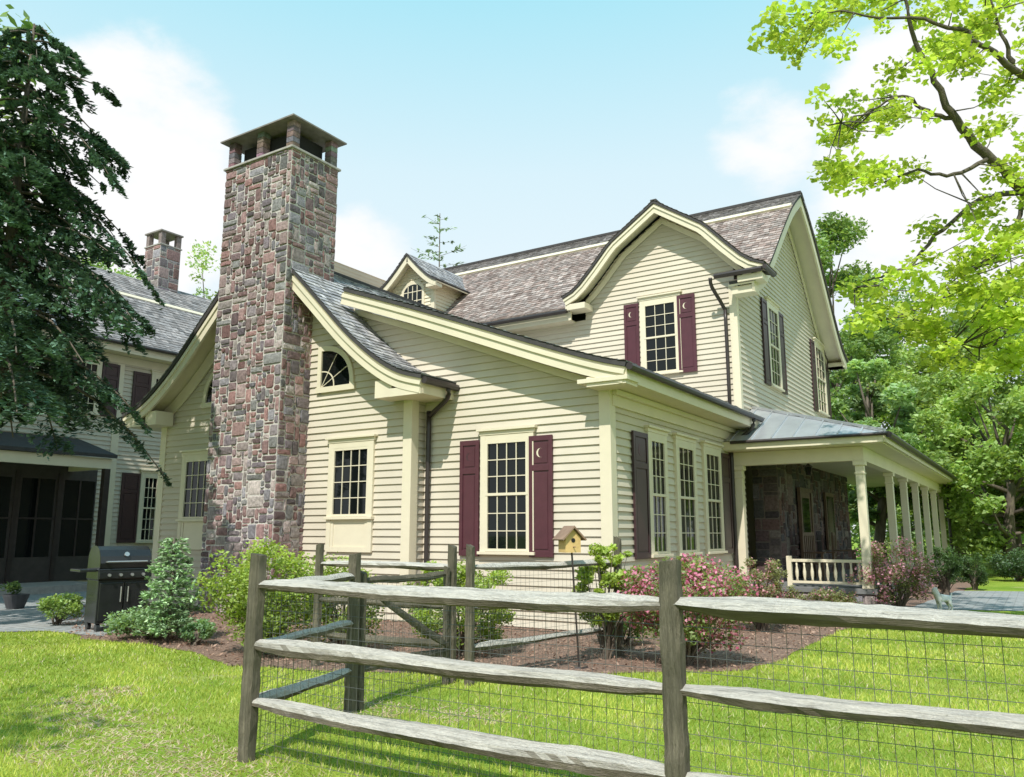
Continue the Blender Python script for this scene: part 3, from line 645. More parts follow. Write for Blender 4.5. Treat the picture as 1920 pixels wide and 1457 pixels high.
# ================================================================== FENCES
def fixn(o):
    b = bmesh.new(); b.from_mesh(o.data); bmesh.ops.recalc_face_normals(b, faces=b.faces); b.to_mesh(o.data); b.free(); return o
def railmb(p0, p1, w=.055, h=.055, n=10, sag=.008):
    m = MB(); p0, p1 = Vector(p0), Vector(p1); d_ = (p1-p0).normalized(); s_ = d_.cross(Vector((0, 0, 1))).normalized(); u_ = s_.cross(d_)
    cs = [(-.95, .70), (-.25, .86), (.62, .42), (1.0, -.05), (.80, -.66), (0, -.95), (-.8, -.7), (-1.02, 0)]
    cs = [(a*random.uniform(.88, 1.1), b*random.uniform(.86, 1.12)) for a, b in cs]
    vs = []; fs = []; ph = random.random()*6; n = n*3; tw = random.uniform(-.3, .3); K_ = len(cs); wv = [random.random()*6 for _ in cs]
    for i in range(n+1):
        t = i/n; c = p0.lerp(p1, t)+u_*(-sag*math.sin(math.pi*t)+random.uniform(-.002, .002)+.006*math.sin(ph+t*5)+.003*math.sin(ph*3+t*15))+s_*random.uniform(-.003, .003)
        k = .5+.5*min(1, min(t, 1-t)*9); ct, st = math.cos(tw*(t-.5)), math.sin(tw*(t-.5)); kk = 1+.10*math.sin(ph*2+t*4)
        for j, (a, b) in enumerate(cs):
            r_ = random.uniform(.95, 1.05)*k*kk*(1+.09*math.sin(wv[j]+t*9+j))
            vs.append(c+s_*(a*ct-b*st)*w*r_+u_*(a*st+b*ct)*h*r_)
    for i in range(n):
        for j in range(K_): j2 = (j+1) % K_; fs.append((i*K_+j, i*K_+j2, i*K_+K_+j2, i*K_+K_+j))
    fs += [tuple(range(K_)), tuple(range(n*K_, n*K_+K_))]
    m.add(vs, fs); return m
def postmb(x, y, h, w=.075, lean=(0, 0), d_=.06):
    m = MB(); vs = []; fs = []; n = 18; cut = random.uniform(-.02, .02)
    for i in range(n+1):
        z = -.05+(h+.05)*i/n; k = (1-.10*i/n)*random.uniform(.96, 1.04)
        for sx, sy_ in ((-1, -.7), (-.7, -1), (.7, -1), (1, -.7), (1, .7), (.7, 1), (-.7, 1), (-1, .7)):
            vs.append((x+lean[0]*z+sx*w*k+random.uniform(-.004, .004), y+lean[1]*z+sy_*d_*k+random.uniform(-.004, .004), z+(random.uniform(-.008, .008)+sx*cut if i == n else 0)))
    for i in range(n):
        for j in range(8): j2 = (j+1) % 8; fs.append((i*8+j, i*8+j2, i*8+8+j2, i*8+8+j))
    fs.append(tuple(range(n*8, n*8+8))); m.add(vs, fs); return m
YF = 4.05
ff = thing('split_rail_fence', 'nearest weathered split rail fence with wire mesh across the foreground', 'fence', (-1.6, YF, 0))
for x, h, ln in ((-4.79, 1.40, (.012, 0)), (-1.62, 1.41, (-.006, 0)), (1.5, 1.4, (0, 0))): postmb(x, YF, h, .056, ln, .05).build('post', POSTW, ff)
for z in (1.185, .775, .37):
    for x0, x1 in ((-4.8, -1.63), (-1.6, 1.5), (1.5, 4.5)):
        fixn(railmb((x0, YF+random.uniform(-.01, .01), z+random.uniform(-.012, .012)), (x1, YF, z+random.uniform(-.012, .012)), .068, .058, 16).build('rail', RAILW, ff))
def wiremesh(p0, p1, z0, z1, par, dx=.075, dz=.075, w=.0018):
    m = MB(); p0, p1 = Vector(p0), Vector(p1); L = (p1-p0).length; d_ = (p1-p0)/L
    n = int(L/dx)
    for i in range(n+1):
        c = p0+d_*i*dx; j = random.uniform(-.006, .006); c2 = c+d_*j
        a_ = c+Vector((0, 0, z0)); b_ = c2+Vector((0, 0, z1)); m.tube([a_, a_.lerp(b_, .5)+d_*random.uniform(-.006, .006), b_], w, 3, False)
    k = int((z1-z0)/dz)
    for i in range(k+1):
        z = z0+i*dz; pts = [p0+d_*L*t/12+Vector((0, 0, z+random.uniform(-.004, .004))) for t in range(13)]; m.tube(pts, w, 3, False)
    return m.build('wire_mesh', WIRE, par)
wiremesh((-4.75, YF+.08, 0), (4.4, YF+.08, 0), .03, 1.15, ff)
fs_ = thing('split_rail_fence', 'short side run of split rails leading back from the left foreground post', 'fence', (-5.05, 4.8, 0))
P2 = P(656, 1335, Z=0); P2 = Vector((P2.x, P2.y, 0))
postmb(P2.x, P2.y, 1.36, .05, d_=.045).build('post', POSTW, fs_)
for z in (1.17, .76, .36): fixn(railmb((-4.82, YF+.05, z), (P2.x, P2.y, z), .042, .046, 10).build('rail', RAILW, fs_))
bf = thing('split_rail_fence', 'rear split rail fence turning toward the house behind the garden gate', 'fence', (-5.3, 7.2, 0))
YB = 7.2; xs = [ux(595, 1150, YB)[0], ux(847, 1150, YB)[0], ux(881, 1150, YB)[0]]
E_ = Vector((-4.70, 9.9, 0))
for x, y, h in ((xs[0], YB, 1.42), (xs[1], YB, 1.42), (xs[2], YB, 1.42), (E_.x, E_.y, 1.50)): postmb(x, y, h, .046, d_=.042).build('post', POSTW, bf)
for z in (1.2, .78, .38):
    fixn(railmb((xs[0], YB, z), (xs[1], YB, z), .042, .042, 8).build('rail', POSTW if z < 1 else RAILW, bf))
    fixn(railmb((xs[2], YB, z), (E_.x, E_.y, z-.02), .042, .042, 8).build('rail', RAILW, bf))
gt = thing('garden_gate', 'low weathered wooden gate with a diagonal brace between the split rail fences', 'gate', (xs[1], 6.4, 0))
A_ = P2+Vector((0, .12, 0)); B_ = Vector((xs[1], YB-.1, 0))
for z in (.34,): railmb(A_+Vector((0, 0, z)), B_+Vector((0, 0, z)), .022, .045, 8, 0).build('gate_rail', POSTW, gt)
railmb(A_+Vector((.03, 0, 1.08)), B_+Vector((.03, 0, .38)), .02, .045, 8, 0).build('gate_brace', POSTW, gt)
railmb(A_+Vector((0, 0, 1.12)), B_+Vector((0, 0, 1.12)), .022, .04, 8, 0).build('gate_rail', POSTW, gt)
for q_ in (A_, B_): postmb(q_.x, q_.y, 1.2, .03, d_=.03).build('gate_stile', POSTW, gt)
wiremesh(A_+Vector((.05, 0, 0)), B_+Vector((.05, 0, 0)), .05, 1.1, gt)
wiremesh((xs[2]+.05, YB, 0), E_+Vector((.05, 0, 0)), .03, 1.15, bf); wiremesh((-4.84, YF+.1, 0), P2+Vector((-.05, 0, 0)), .03, 1.12, fs_)

# ================================================================== BIRDHOUSE
pb_ = P(1086, 1252, Z=0); bx_, by_ = pb_.x, pb_.y
top = P(1068, 1036, Y=by_); bx2, bz2 = top.x, top.z
bh = thing('birdhouse', 'small yellow birdhouse with brown pitched roof on a thin dark pole', 'birdhouse', (bx_, by_, 0))
mb = MB(); mb.tube([(bx_, by_, 0), (bx2+.03, by_, bz2)], .012, 8); mb.tube([(bx_, by_, 0), (bx_, by_, .02)], [.12, .10], 10); mb.build('pole', DKTRIM, bh)
M = Matrix.Translation((bx2, by_, bz2)) @ Matrix.Rotation(R(55), 4, 'Z') @ Matrix.Scale(1.12, 4)
mb = MB(); mb.M = M; mb.poly(lambda a, z, o: (a, -.09+o, z), [(-.09, 0), (.09, 0), (.09, .16), (0, .25), (-.09, .16)], 0, .18); bb = mb.build('nest_box', BIRDY, bh)
mb = MB(); mb.M = M; mb.tube([(0, -.0935, .13), (0, -.0905, .13)], .024, 14); mb.build('entrance_hole', DARK, bb)
mb = MB(); mb.M = M; mb.tube([(0, -.09, .06), (0, -.14, .06)], .006); mb.build('perch', BIRDR, bb)
for s in (1, -1):
    mb = MB(); mb.M = M; mb.poly(lambda a, z, o: (a, -.13+o, z), [(0, .262), (s*.135, .127), (s*.145, .14), (0, .285)], 0, .26); mb.build('roof', BIRDR, bh)

# ================================================================== GRILL
gp = P(198, 1182, Z=0); yaw = math.atan2(gp.y, gp.x)-math.pi/2+R(18)
gr = thing('gas_grill', 'black lidded gas barbecue on a cart at the patio edge', 'grill', (gp.x, gp.y, 0))
GM = Matrix.Translation((gp.x, gp.y+.15, 0)) @ Matrix.Rotation(yaw, 4, 'Z') @ Matrix.Scale(1.10, 4)
def gpart(name, mat, fn, par=gr, **k): m = MB(); m.M = GM; fn(m); return m.build(name, mat, par, **k)
gpart('cart', BLACK, lambda m: (m.box(-.36, .36, -.25, .25, .12, .74)), bevel=.01)
for s in (-1, 1):
    dd = gpart('cabinet_door', BLACK, lambda m: m.box(min(s*.01, s*.34), max(s*.01, s*.34), -.275, -.252, .16, .70), bevel=.008)
    gpart('door_handle', STEEL, lambda m: m.tube([(s*.05, -.295, .42), (s*.05, -.295, .64)], .009), dd)
gpart('firebox', BLACK, lambda m: m.box(-.38, .38, -.28, .26, .742, .90), bevel=.015)
kp = gpart('control_panel', BLACK, lambda m: m.box(-.37, .37, -.31, -.282, .76, .86), bevel=.005)
for i in range(4): gpart('knob', STEEL, lambda m: m.tube([(-.24+.16*i, -.312, .81), (-.24+.16*i, -.345, .81)], .022, 12), kp)
def hood(m):
    pr = [(-.27, .902), (-.285, .98), (-.26, 1.08), (-.19, 1.17), (-.08, 1.22), (.06, 1.225), (.17, 1.18), (.24, 1.08), (.25, .902)]
    m.poly(lambda a, z, o: (-.37+o, a, z), pr, 0, .74)
hd = gpart('hood', BLACK, hood, bevel=.012)
gpart('hood_handle', STEEL, lambda m: (m.tube([(-.28, -.335, 1.0), (.28, -.335, 1.0)], .014, 10), m.box(-.29, -.265, -.335, -.27, .99, 1.01), m.box(.265, .29, -.335, -.27, .99, 1.01)), hd)
gpart('thermometer', STEEL, lambda m: m.tube([(0, -.262, 1.1), (0, -.285, 1.11)], .035, 14), hd)
for s in (-1, 1):
    gpart('side_shelf', BLACK, lambda m: m.box(min(s*.39, s*.62), max(s*.39, s*.62), -.25, .22, .86, .90), bevel=.01)
    for yy in (-.2, .2): gpart('wheel', BLACK, lambda m: m.tube([(s*.31-.025, yy, .06), (s*.31+.025, yy, .06)], .06, 14))

# ================================================================== GROUND
gm = MB(); gm.add([(-400, -400, 0), (400, -400, 0), (400, 400, 0), (-400, 400, 0)], [(0, 1, 2, 3)])
tag(gm.build('ground', LAWN), kind='structure')
def sheet(name, pts, z, mat, wob=.12, st=.35):
    poly = []
    n = len(pts)
    for i in range(n):
        a_, b_ = Vector(pts[i]), Vector(pts[(i+1) % n]); k = max(1, int((b_-a_).length/st))
        for j in range(k):
            q_ = a_.lerp(b_, j/k); poly.append((q_.x+random.uniform(-wob, wob), q_.y+random.uniform(-wob, wob)))
    m = MB(); m.add([(x, y, z) for x, y in poly], [tuple(range(len(poly)))]); o = m.build(name, mat); tag(o, kind='structure'); return poly
g2 = lambda px, py: tuple(P(px, py, Z=0))[:2]
mul = [g2(150, 1198), g2(250, 1206), g2(340, 1218), g2(440, 1250), g2(560, 1258), g2(760, 1262), g2(960, 1262), g2(1180, 1264), g2(1400, 1258), g2(1480, 1230), g2(1560, 1190), g2(1680, 1150), (-2.0, 20), (-1.8, 34), (-5, 34), (-6, 13), (-17.5, 13), (-17.6, 9.5)]
mulch_poly = sheet('mulch_bed', mul, .006, MULCH, .08)
pav = [g2(-150, 1198), g2(0, 1186), g2(90, 1184), g2(190, 1194), (-13.6, 9.0), (-17.6, 10.2), (-17.8, 20), (-22, 20), (-22, 2)]
pave_poly = sheet('patio', pav, .012, PAVE, .04)
path_poly = sheet('path', [g2(1700, 1142), g2(2100, 1150), g2(2100, 1112), g2(1795, 1108)], .008, PAVE, .03)
def inpoly(x, y, poly):
    r = np.zeros(len(x), bool); n = len(poly)
    for i in range(n):
        x0, y0 = poly[i]; x1, y1 = poly[(i+1) % n]
        c = ((y0 > y) != (y1 > y)) & (x < (x1-x0)*(y-y0)/((y1-y0) or 1e-9)+x0); r ^= c
    return r
BARE = ((150, 1322, .3), (185, 1350, .38), (225, 1380, .38), (270, 1408, .42), (330, 1440, .5), (110, 1412, .28), (400, 1455, .42), (870, 1340, .3), (200, 1300, .25), (700, 1330, .3))
NB = 1150000
x = rng.uniform(-19, 5, NB); y = rng.uniform(1.0, 19, NB)
fw = -sy*x+cy*y; rt = cy*x+sy*y
ok = (fw > 2.5) & (np.abs(rt/np.maximum(fw, .1)) < .76) & (fw < 17) & (rng.random(NB) < np.clip((5/np.maximum(fw, .1))**1.3, 0, 1))
ok &= ~inpoly(x, y, mulch_poly) & ~inpoly(x, y, pave_poly) & ~inpoly(x, y, path_poly)
bare = np.zeros(NB)
for (qx, qy, br_) in BARE:
    bxy = g2(qx, qy); dd_ = np.hypot((x-bxy[0])/1.3, (y-bxy[1])); bare = np.maximum(bare, np.clip(1.35-dd_/br_+.5*np.sin(x*15+y*6)*np.sin(y*14-x*8)+.25*np.sin(x*41)*np.sin(y*37), 0, 1)*np.clip((1.7-dd_/br_)*2, 0, 1))
ok &= rng.random(NB) > bare*.25
x, y, fw, bare = x[ok], y[ok], fw[ok], bare[ok]; n = len(x)
patch = np.sin(x*1.7+1.3*np.sin(y*1.1))*np.cos(y*1.9+np.sin(x*.8))+.6*np.sin(x*5.1+y*2.3+2*np.sin(y*3.3))*np.sin(y*4.7-x*1.2)
hgt = rng.uniform(.018, .048, n)*(1+.2*patch)*(1-.6*bare); az = rng.uniform(0, 6.28, n); wd = .0033*np.clip(fw/5, 1, 3)*(1+.8*bare)
bx, by = np.cos(az)*wd, np.sin(az)*wd; lx, ly = rng.normal(0, .018, n), rng.normal(0, .018, n)
V = np.stack([np.stack([x-bx, y-by, np.zeros(n)], 1), np.stack([x+bx, y+by, np.zeros(n)], 1), np.stack([x+lx*(1+bare), y+ly*(1+bare), hgt], 1)], 1).reshape(-1, 3)
t = np.clip(rng.random(n)*.7+.28*patch+.2, 0, 1)[:, None]; col = (1-t)*np.array([.22, .335, .04])+t*np.array([.56, .59, .12]); col *= (1+.14*patch)[:, None]
dry = rng.random(n) < .07+.93*bare**.7; col[dry] = np.array([.62, .50, .33])*rng.uniform(.7, 1.2, (int(dry.sum()), 1))
tag(rawmesh('grass', V, 3, GRASS, None, np.repeat(np.clip(col, .01, .8), 3, 0)), 'short bright green lawn grass with dry patches', 'grass', kind='stuff')
n = 16000; x = rng.uniform(-18, -1, n*3); y = rng.uniform(6, 19, n*3)
ok = inpoly(x, y, mulch_poly); x, y = x[ok][:n], y[ok][:n]; n = len(x)
cen = np.stack([x, y, rng.uniform(.01, .035, n)], 1); col = np.array([.35, .235, .175])*rng.uniform(.4, 1.7, n)[:, None]
tag(leaves('mulch_chips', cen, .06, PETAL, None, col, up=1.2, aspect=.4), 'brown bark mulch chips in the planting bed', 'mulch', kind='stuff')

# ================================================================== VEGETATION
def clumpcloud(cl, per, flat=.75):
    out = []; cid = []; mr_ = np.mean([q[1] for q in cl])
    for i, (c, r) in enumerate(cl):
        m = max(4, int(per*(r/mr_)**2)); d_ = rng.normal(size=(m, 3)); d_ /= np.linalg.norm(d_, axis=1)[:, None]
        rr = rng.random(m)**.5*(1+.25*rng.random(m)); p = d_*rr[:, None]*r; p[:, 2] *= flat; out.append(np.array(c)+p); cid += [i]*m
    return np.concatenate(out), np.array(cid)
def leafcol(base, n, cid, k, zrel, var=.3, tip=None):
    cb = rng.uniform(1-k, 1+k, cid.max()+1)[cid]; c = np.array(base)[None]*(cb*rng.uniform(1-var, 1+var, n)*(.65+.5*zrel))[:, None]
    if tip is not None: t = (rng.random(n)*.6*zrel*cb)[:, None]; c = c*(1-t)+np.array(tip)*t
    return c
def tree(name, label, pos, h, rx, zc0, base, tip, nc, per, ls, cat='tree', group=None, tr=.25, flat=.7, seed=0, bark=BARK, mat=LEAF):
    t = thing(name, label, cat, pos, group); pos = Vector(pos); rs = random.Random(seed)
    cz = (zc0+h)/2; rz = (h-zc0)/2; cl = []
    for i in range(nc):
        a_ = rs.uniform(0, 6.283); u_ = rs.uniform(-1, 1); q_ = rs.uniform(.4, 1)**.6; s_ = math.sqrt(1-u_*u_)
        sq = 1-.25*max(0, u_)
        c = (pos.x+rx*q_*s_*sq*math.cos(a_), pos.y+rx*q_*s_*sq*math.sin(a_), pos.z+cz+rz*q_*u_); cl.append((c, rx*rs.uniform(.12, .30)))
    m = MB(); tp = [(pos.x+rs.uniform(-.1, .1)*i, pos.y+rs.uniform(-.1, .1)*i, pos.z+h*.85*i/6) for i in range(7)]
    m.tube(tp, [tr*(1-.14*i) for i in range(7)], 8)
    for i, (c, r_) in enumerate(cl):
        if i % 2 == 0 or nc < 30:
            z0 = pos.z+max(zc0*.7, min(h*.8, (c[2]-pos.z)*rs.uniform(.5, .85))); f_ = (z0-pos.z)/(h*.85)
            k = min(6, max(0, f_*6)); i0 = int(k); st = Vector(tp[i0]).lerp(Vector(tp[min(6, i0+1)]), k-i0)
            mid = st.lerp(Vector(c), .5)+Vector((0, 0, -.06*rx)); m.tube([st, mid, c], [tr*.35, tr*.2, tr*.06], 5)
    m.build('trunk', bark, t, smooth=True)
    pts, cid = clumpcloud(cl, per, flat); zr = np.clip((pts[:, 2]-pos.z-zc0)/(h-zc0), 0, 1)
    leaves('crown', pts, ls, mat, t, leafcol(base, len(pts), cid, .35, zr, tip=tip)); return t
def gnd(px, D): p = P(px, 1000, D=D); return (p.x, p.y, 0)
def topz(px, py, D): return P(px, py, D=D).z
G1, G1t = (.21, .34, .12), (.42, .54, .20); G2, G2t = (.29, .43, .13), (.54, .64, .22); G3, G3t = (.17, .29, .11), (.33, .46, .17)
grp = 'background trees beyond the house'
for i, (lab, px, D, py, r_, z0, b_, t_, nc) in enumerate([
    ('tall mid green tree rising directly behind the right gable end', 1585, 40, 405, 3.3, 3, G1, G1t, 60),
    ('dense green tree right of the gable end, behind the porch posts', 1700, 46, 540, 5.0, 2, G3, G3t, 80),
    ('broad bright green tree behind the porch eave at the right', 1800, 38, 620, 4.4, .8, G2, G2t, 90),
    ('tall dark tree at the right edge behind the maple branches', 1905, 44, 520, 5.6, 1.5, G1, G1t, 90),
    ('light green low-branching tree at the far right above the path', 1890, 30, 700, 3.2, .5, G2, G2t, 70),
    ('drooping pale green tree between gable end and porch eave', 1650, 33, 660, 1.9, 1.2, (.28, .42, .2), (.46, .58, .28), 44),
    ('tree partly outside the right edge of the view', 2060, 36, 520, 4.8, .6, G1, G1t, 60)]):
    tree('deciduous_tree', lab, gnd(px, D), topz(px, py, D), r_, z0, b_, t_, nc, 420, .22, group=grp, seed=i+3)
tree('deciduous_tree', 'light green tree showing between the two stone chimneys', gnd(380, 48), topz(380, 430, 48), 2.9, 8, (.3, .42, .2), (.5, .6, .3), 40, 80, .24, seed=22)
tree('deciduous_tree', 'green tree top showing above the shaded left house', gnd(150, 50), topz(150, 470, 50), 4, 8, (.2, .32, .13), (.38, .48, .22), 30, 200, .3, seed=23)
tree('deciduous_tree', 'tall shade tree standing outside the left edge beside the shaded house', (-21.6, 4.9, 0), 15.5, 4.9, 5.5, G3, G3t, 90, 240, .32, seed=31, tr=.35)
tree('deciduous_tree', 'unseen open-crowned tree behind the viewpoint, added to dapple the lawn with shade', (-6.6, -4.2, 0), 10.5, 2.9, 5.5, G2, G2t, 22, 60, .16, seed=41, tr=.16)  # out-of-view tree added for its dappled shade on the lawn
pts = []
for px in np.arange(1480, 2300, 9):
    for D in (60, 70):
        g_ = gnd(px+random.uniform(-10, 10), D); pts.append(((g_[0], g_[1], random.uniform(.5, 5)), random.uniform(1.6, 2.6)))
for px in np.arange(-500, 250, 22): g_ = gnd(px, 62); pts.append(((g_[0], g_[1], random.uniform(1, 6)), 2.6))
pp, cid = clumpcloud(pts, 120); zr = np.clip(pp[:, 2]/8, 0, 1)
tag(leaves('distant_wood', pp, .45, LEAF, None, leafcol((.25, .38, .15), len(pp), cid, .3, zr, tip=(.45, .55, .24))), 'distant green woodland closing the view behind the garden', 'woodland', kind='stuff')

def evergreen(label, pos, h, spread, z0, nb, base, name='evergreen_tree', ls=.16, tr=.22, seed=1, per=230, droop=.35, ex=.75, wid=.32, aspect=.3):
    t = thing(name, label, 'tree', pos); rs = random.Random(seed); pos = Vector(pos)
    m = MB(); m.tube([pos, pos+Vector((.05, 0, h*.5)), pos+Vector((0, 0, h))], [tr, tr*.6, .02], 8)
    P_, A_, Cc = [], [], []
    for i in range(nb):
        f = (i+.5)/nb; z = z0+(h-z0)*f; ln = spread*((1-f)**ex)*rs.uniform(.4, 1.15)+.12; a_ = i*2.39996+rs.uniform(-.5, .5); d_ = Vector((math.cos(a_), math.sin(a_), 0))
        st = pos+Vector((0, 0, z)); pth = []; dr_ = droop*rs.uniform(.6, 1.3)
        for k in range(6): q_ = k/5; pth.append(st+d_*ln*q_+Vector((0, 0, ln*(.18*q_-dr_*q_*q_))))
        m.tube(pth, [tr*.22*(1-f*.5)*(1-k*.15) for k in range(6)], 5, False)
        n = max(8, int(per*ln/spread)); pt = np.array([tuple(v) for v in pth])
        ntw = max(4, int(ln*6)); tq = np.sort(rng.uniform(.1, 1, ntw)); ti = rng.integers(0, ntw, n); sgn = np.where(ti % 2 == 0, 1., -1.)
        xi = np.clip(tq[ti]+rng.normal(0, .02, n), 0, 1)*5; tl = wid*ln*(1.15-tq[ti])+.05; s01 = rng.random(n)
        b3 = np.stack([np.interp(xi, range(6), pt[:, j]) for j in range(3)], 1); side = np.array([-math.sin(a_), math.cos(a_), 0])
        off = s01*tl*sgn; sp_ = b3+side[None]*off[:, None]+np.array(d_)[None]*(np.abs(off)*.6)[:, None]
        sp_[:, 2] += -np.abs(off)*.45*droop/.35+rng.normal(0, .035*min(1, ln), n)
        P_.append(sp_); A_.append(side[None]*sgn[:, None]*.8+np.array(d_)[None]*.6); br_ = rs.uniform(.6, 1.4)
        Cc.append(np.array(base)[None]*(br_*rng.uniform(.6, 1.5, n)*(.75+.5*s01))[:, None])
    m.build('trunk', BARK, t, smooth=True); leaves('crown', np.concatenate(P_), ls, NEEDLE, t, np.concatenate(Cc), up=.8, aspect=aspect, along=np.concatenate(A_)); return t
ev = P(-45, 1000, D=14); hz = P(15, 45, D=14).z
evergreen('tall dark evergreen with drooping branches at the left edge in front of the shaded house', (ev.x, ev.y, 0), hz, 3.0, 4.2, 125, (.075, .13, .085), seed=9, per=1250, ls=.12, tr=.2, ex=.42, droop=.72, wid=.38, aspect=.42)
sp1 = P(312, 1205, Z=0)
evergreen('small light green spruce between the barbecue and the chimney base', (sp1.x, sp1.y, 0), 1.48, .44, .1, 110, (.33, .47, .25), seed=8, per=95, ls=.065, tr=.03, droop=.05, wid=.45, aspect=.4)
g_ = gnd(815, 46)
evergreen('sparse pale tree showing above the roof beside the small dormer', g_, topz(815, 400, 46), 3.4, 8, 44, (.34, .42, .30), seed=21, per=70, ls=.3, tr=.12, droop=-.1, ex=.4)

def shrub(name, label, x0, x1, yt, yb, base, tip, ls=.05, nc=26, per=190, cat='shrub', group=None, flowers=None, loose=0, seed=0, fl_n=500, zlow=.1, hs=1.04):
    pb = P((x0+x1)/2, yb, Z=0); t_ = (pb-Vector((0, 0, H))).length/(ray((x0+x1)/2, yb)[0].length); w = (x1-x0)*t_/FPX/2*1.10; h = (yb-yt)*t_/FPX*hs
    d_ = Vector((pb.x, pb.y, 0)).normalized(); c0 = Vector((pb.x, pb.y, 0))+d_*w*.7
    t = thing(name, label, cat, c0, group); rs = random.Random(seed); cl = []; m = MB()
    nc = int(nc*1.4)
    for i in range(nc):
        a_ = rs.uniform(0, 6.283); u_ = rs.uniform(-1, 1); q_ = rs.uniform(.5, 1.06); s_ = max(.6 if u_ < 0 else 0, math.sqrt(max(0, 1-u_*u_))); r_ = w*rs.uniform(.14, .30)*(1-.3*loose)
        c = (c0.x+(w-r_*.6)*q_*s_*math.cos(a_), c0.y+(w-r_*.6)*q_*s_*math.sin(a_), max(max(zlow, r_*.6), h*(.5+zlow/2)+(h*.5-r_*.5)*q_*u_*(1-zlow*.6))); cl.append((c, r_))
        m.tube([c0+Vector((rs.uniform(-.06, .06), rs.uniform(-.06, .06), 0)), c0.lerp(Vector(c), .5)+Vector((0, 0, .05*h)), c], [.012, .008, .003], 4, False)
    m.build('stems', BARK, t)
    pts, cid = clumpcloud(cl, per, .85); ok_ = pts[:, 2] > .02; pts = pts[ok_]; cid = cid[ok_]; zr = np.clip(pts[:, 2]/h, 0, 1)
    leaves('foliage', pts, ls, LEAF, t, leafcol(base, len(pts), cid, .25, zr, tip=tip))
    if flowers:
        fp, fc = clumpcloud([(c, r_*1.12) for c, r_ in cl if rs.random() < .6], fl_n//nc*2, .9); fp = fp[fp[:, 2] > .1]
        q_ = rng.random(len(fp))[:, None]; tag(leaves('flowers', fp, ls*.85, PETAL, t, (1-q_)*np.array(flowers[0])+q_*np.array(flowers[1]), up=.2, aspect=.9), kind='stuff')
    return t
LG, LGt = (.28, .40, .08), (.55, .62, .16)
shrub('shrub', 'bright green rounded shrub in front of the chimney base left of the fence corner', 375, 600, 1030, 1240, LG, LGt, .055, 48, 170, seed=1)
shrub('shrub', 'green shrub under the gable window behind the side fence', 545, 730, 1065, 1232, LG, LGt, .05, 36, 140, seed=2)
shrub('shrub', 'loose green shrub behind the garden gate below the shuttered window', 755, 975, 1058, 1244, LG, LGt, .055, 40, 130, seed=3, loose=1)
shrub('shrub', 'tall yellow-green shrub with bare lower stems beside the birdhouse pole', 1065, 1205, 1035, 1244, (.3, .42, .08), (.58, .64, .16), .06, 32, 130, seed=4, loose=1, zlow=.35)
shrub('azalea', 'large pink flowering azalea at the house corner behind the foreground post', 1165, 1410, 1040, 1262, (.22, .30, .11), (.42, .50, .19), .05, 54, 130, flowers=((.54, .11, .22), (.82, .36, .47)), fl_n=3300, seed=5, loose=.6, hs=.98)
shrub('azalea', 'twiggy azalea with few pink blooms in front of the porch railing', 1365, 1490, 1045, 1188, (.23, .25, .12), (.42, .42, .2), .045, 42, 100, flowers=((.55, .2, .26), (.74, .4, .44)), fl_n=1000, seed=6, loose=.9, hs=.95)
shrub('azalea', 'pink flowering azalea before the first porch post', 1605, 1768, 1015, 1152, (.23, .27, .12), (.40, .44, .19), .05, 44, 110, flowers=((.68, .24, .36), (.84, .5, .57)), fl_n=2300, seed=7, loose=.6, hs=.98)
shrub('azalea', 'low reddish twiggy azalea between the railing and the pink azalea', 1490, 1615, 1100, 1175, (.22, .24, .11), (.40, .40, .18), .045, 34, 100, flowers=((.5, .18, .24), (.68, .36, .4)), fl_n=400, seed=17, loose=.6, hs=.9)
shrub('boxwood', 'dark clipped round boxwood right of the pink azalea', 1738, 1812, 1030, 1118, (.07, .13, .045), (.13, .22, .07), .05, 34, 160, seed=8)
shrub('boxwood', 'smaller dark clipped boxwood furthest right of the pair', 1800, 1858, 1042, 1108, (.08, .14, .05), (.14, .23, .07), .05, 28, 150, seed=9)
shrub('shrub', 'low spreading dark evergreen at the right edge beyond the path', 1862, 1960, 1035, 1092, (.08, .15, .07), (.16, .24, .12), .07, 28, 150, seed=10)
shrub('shrub', 'leafy green undergrowth at the far right under the trees', 1790, 1960, 960, 1050, (.27, .42, .11), (.48, .6, .18), .12, 34, 160, seed=14)
shrub('juniper', 'low blue-green juniper spreading beside the barbecue', 195, 345, 1152, 1206, (.22, .34, .17), (.36, .5, .26), .05, 28, 150, seed=11)
shrub('juniper', 'little mounded juniper at the mulch edge right of the spruce', 330, 400, 1165, 1214, (.18, .30, .15), (.32, .46, .24), .045, 16, 110, seed=12)
shrub('perennial_clump', 'small light green leafy clump left of the barbecue', 62, 150, 1118, 1176, (.24, .37, .11), (.44, .55, .17), .06, 16, 90, seed=13)
shrub('shrub', 'low green shrub at the foot of the side windows', 1110, 1230, 1120, 1215, (.24, .36, .11), (.44, .52, .16), .05, 20, 110, seed=15)
for px, yb, lab in ((28, 1142, 'dark pot with low leafy plant on the patio at the left edge'),):
    p = P(px, yb, Z=0); t = thing('potted_plant', lab, 'potted plant', (p.x, p.y, 0)); m = MB(); m.tube([(p.x, p.y, .01), (p.x, p.y, .25), (p.x, p.y, .3)], [.16, .24, .25], 16); m.build('pot', POT, t, smooth=False)
    pts, cid = clumpcloud([((p.x+random.uniform(-.14, .14), p.y+random.uniform(-.14, .14), .38+random.uniform(0, .1)), .12) for _ in range(6)], 60); leaves('foliage', pts, .08, LEAF, t, leafcol((.1, .17, .06), len(pts), cid, .3, np.ones(len(pts))*.6))

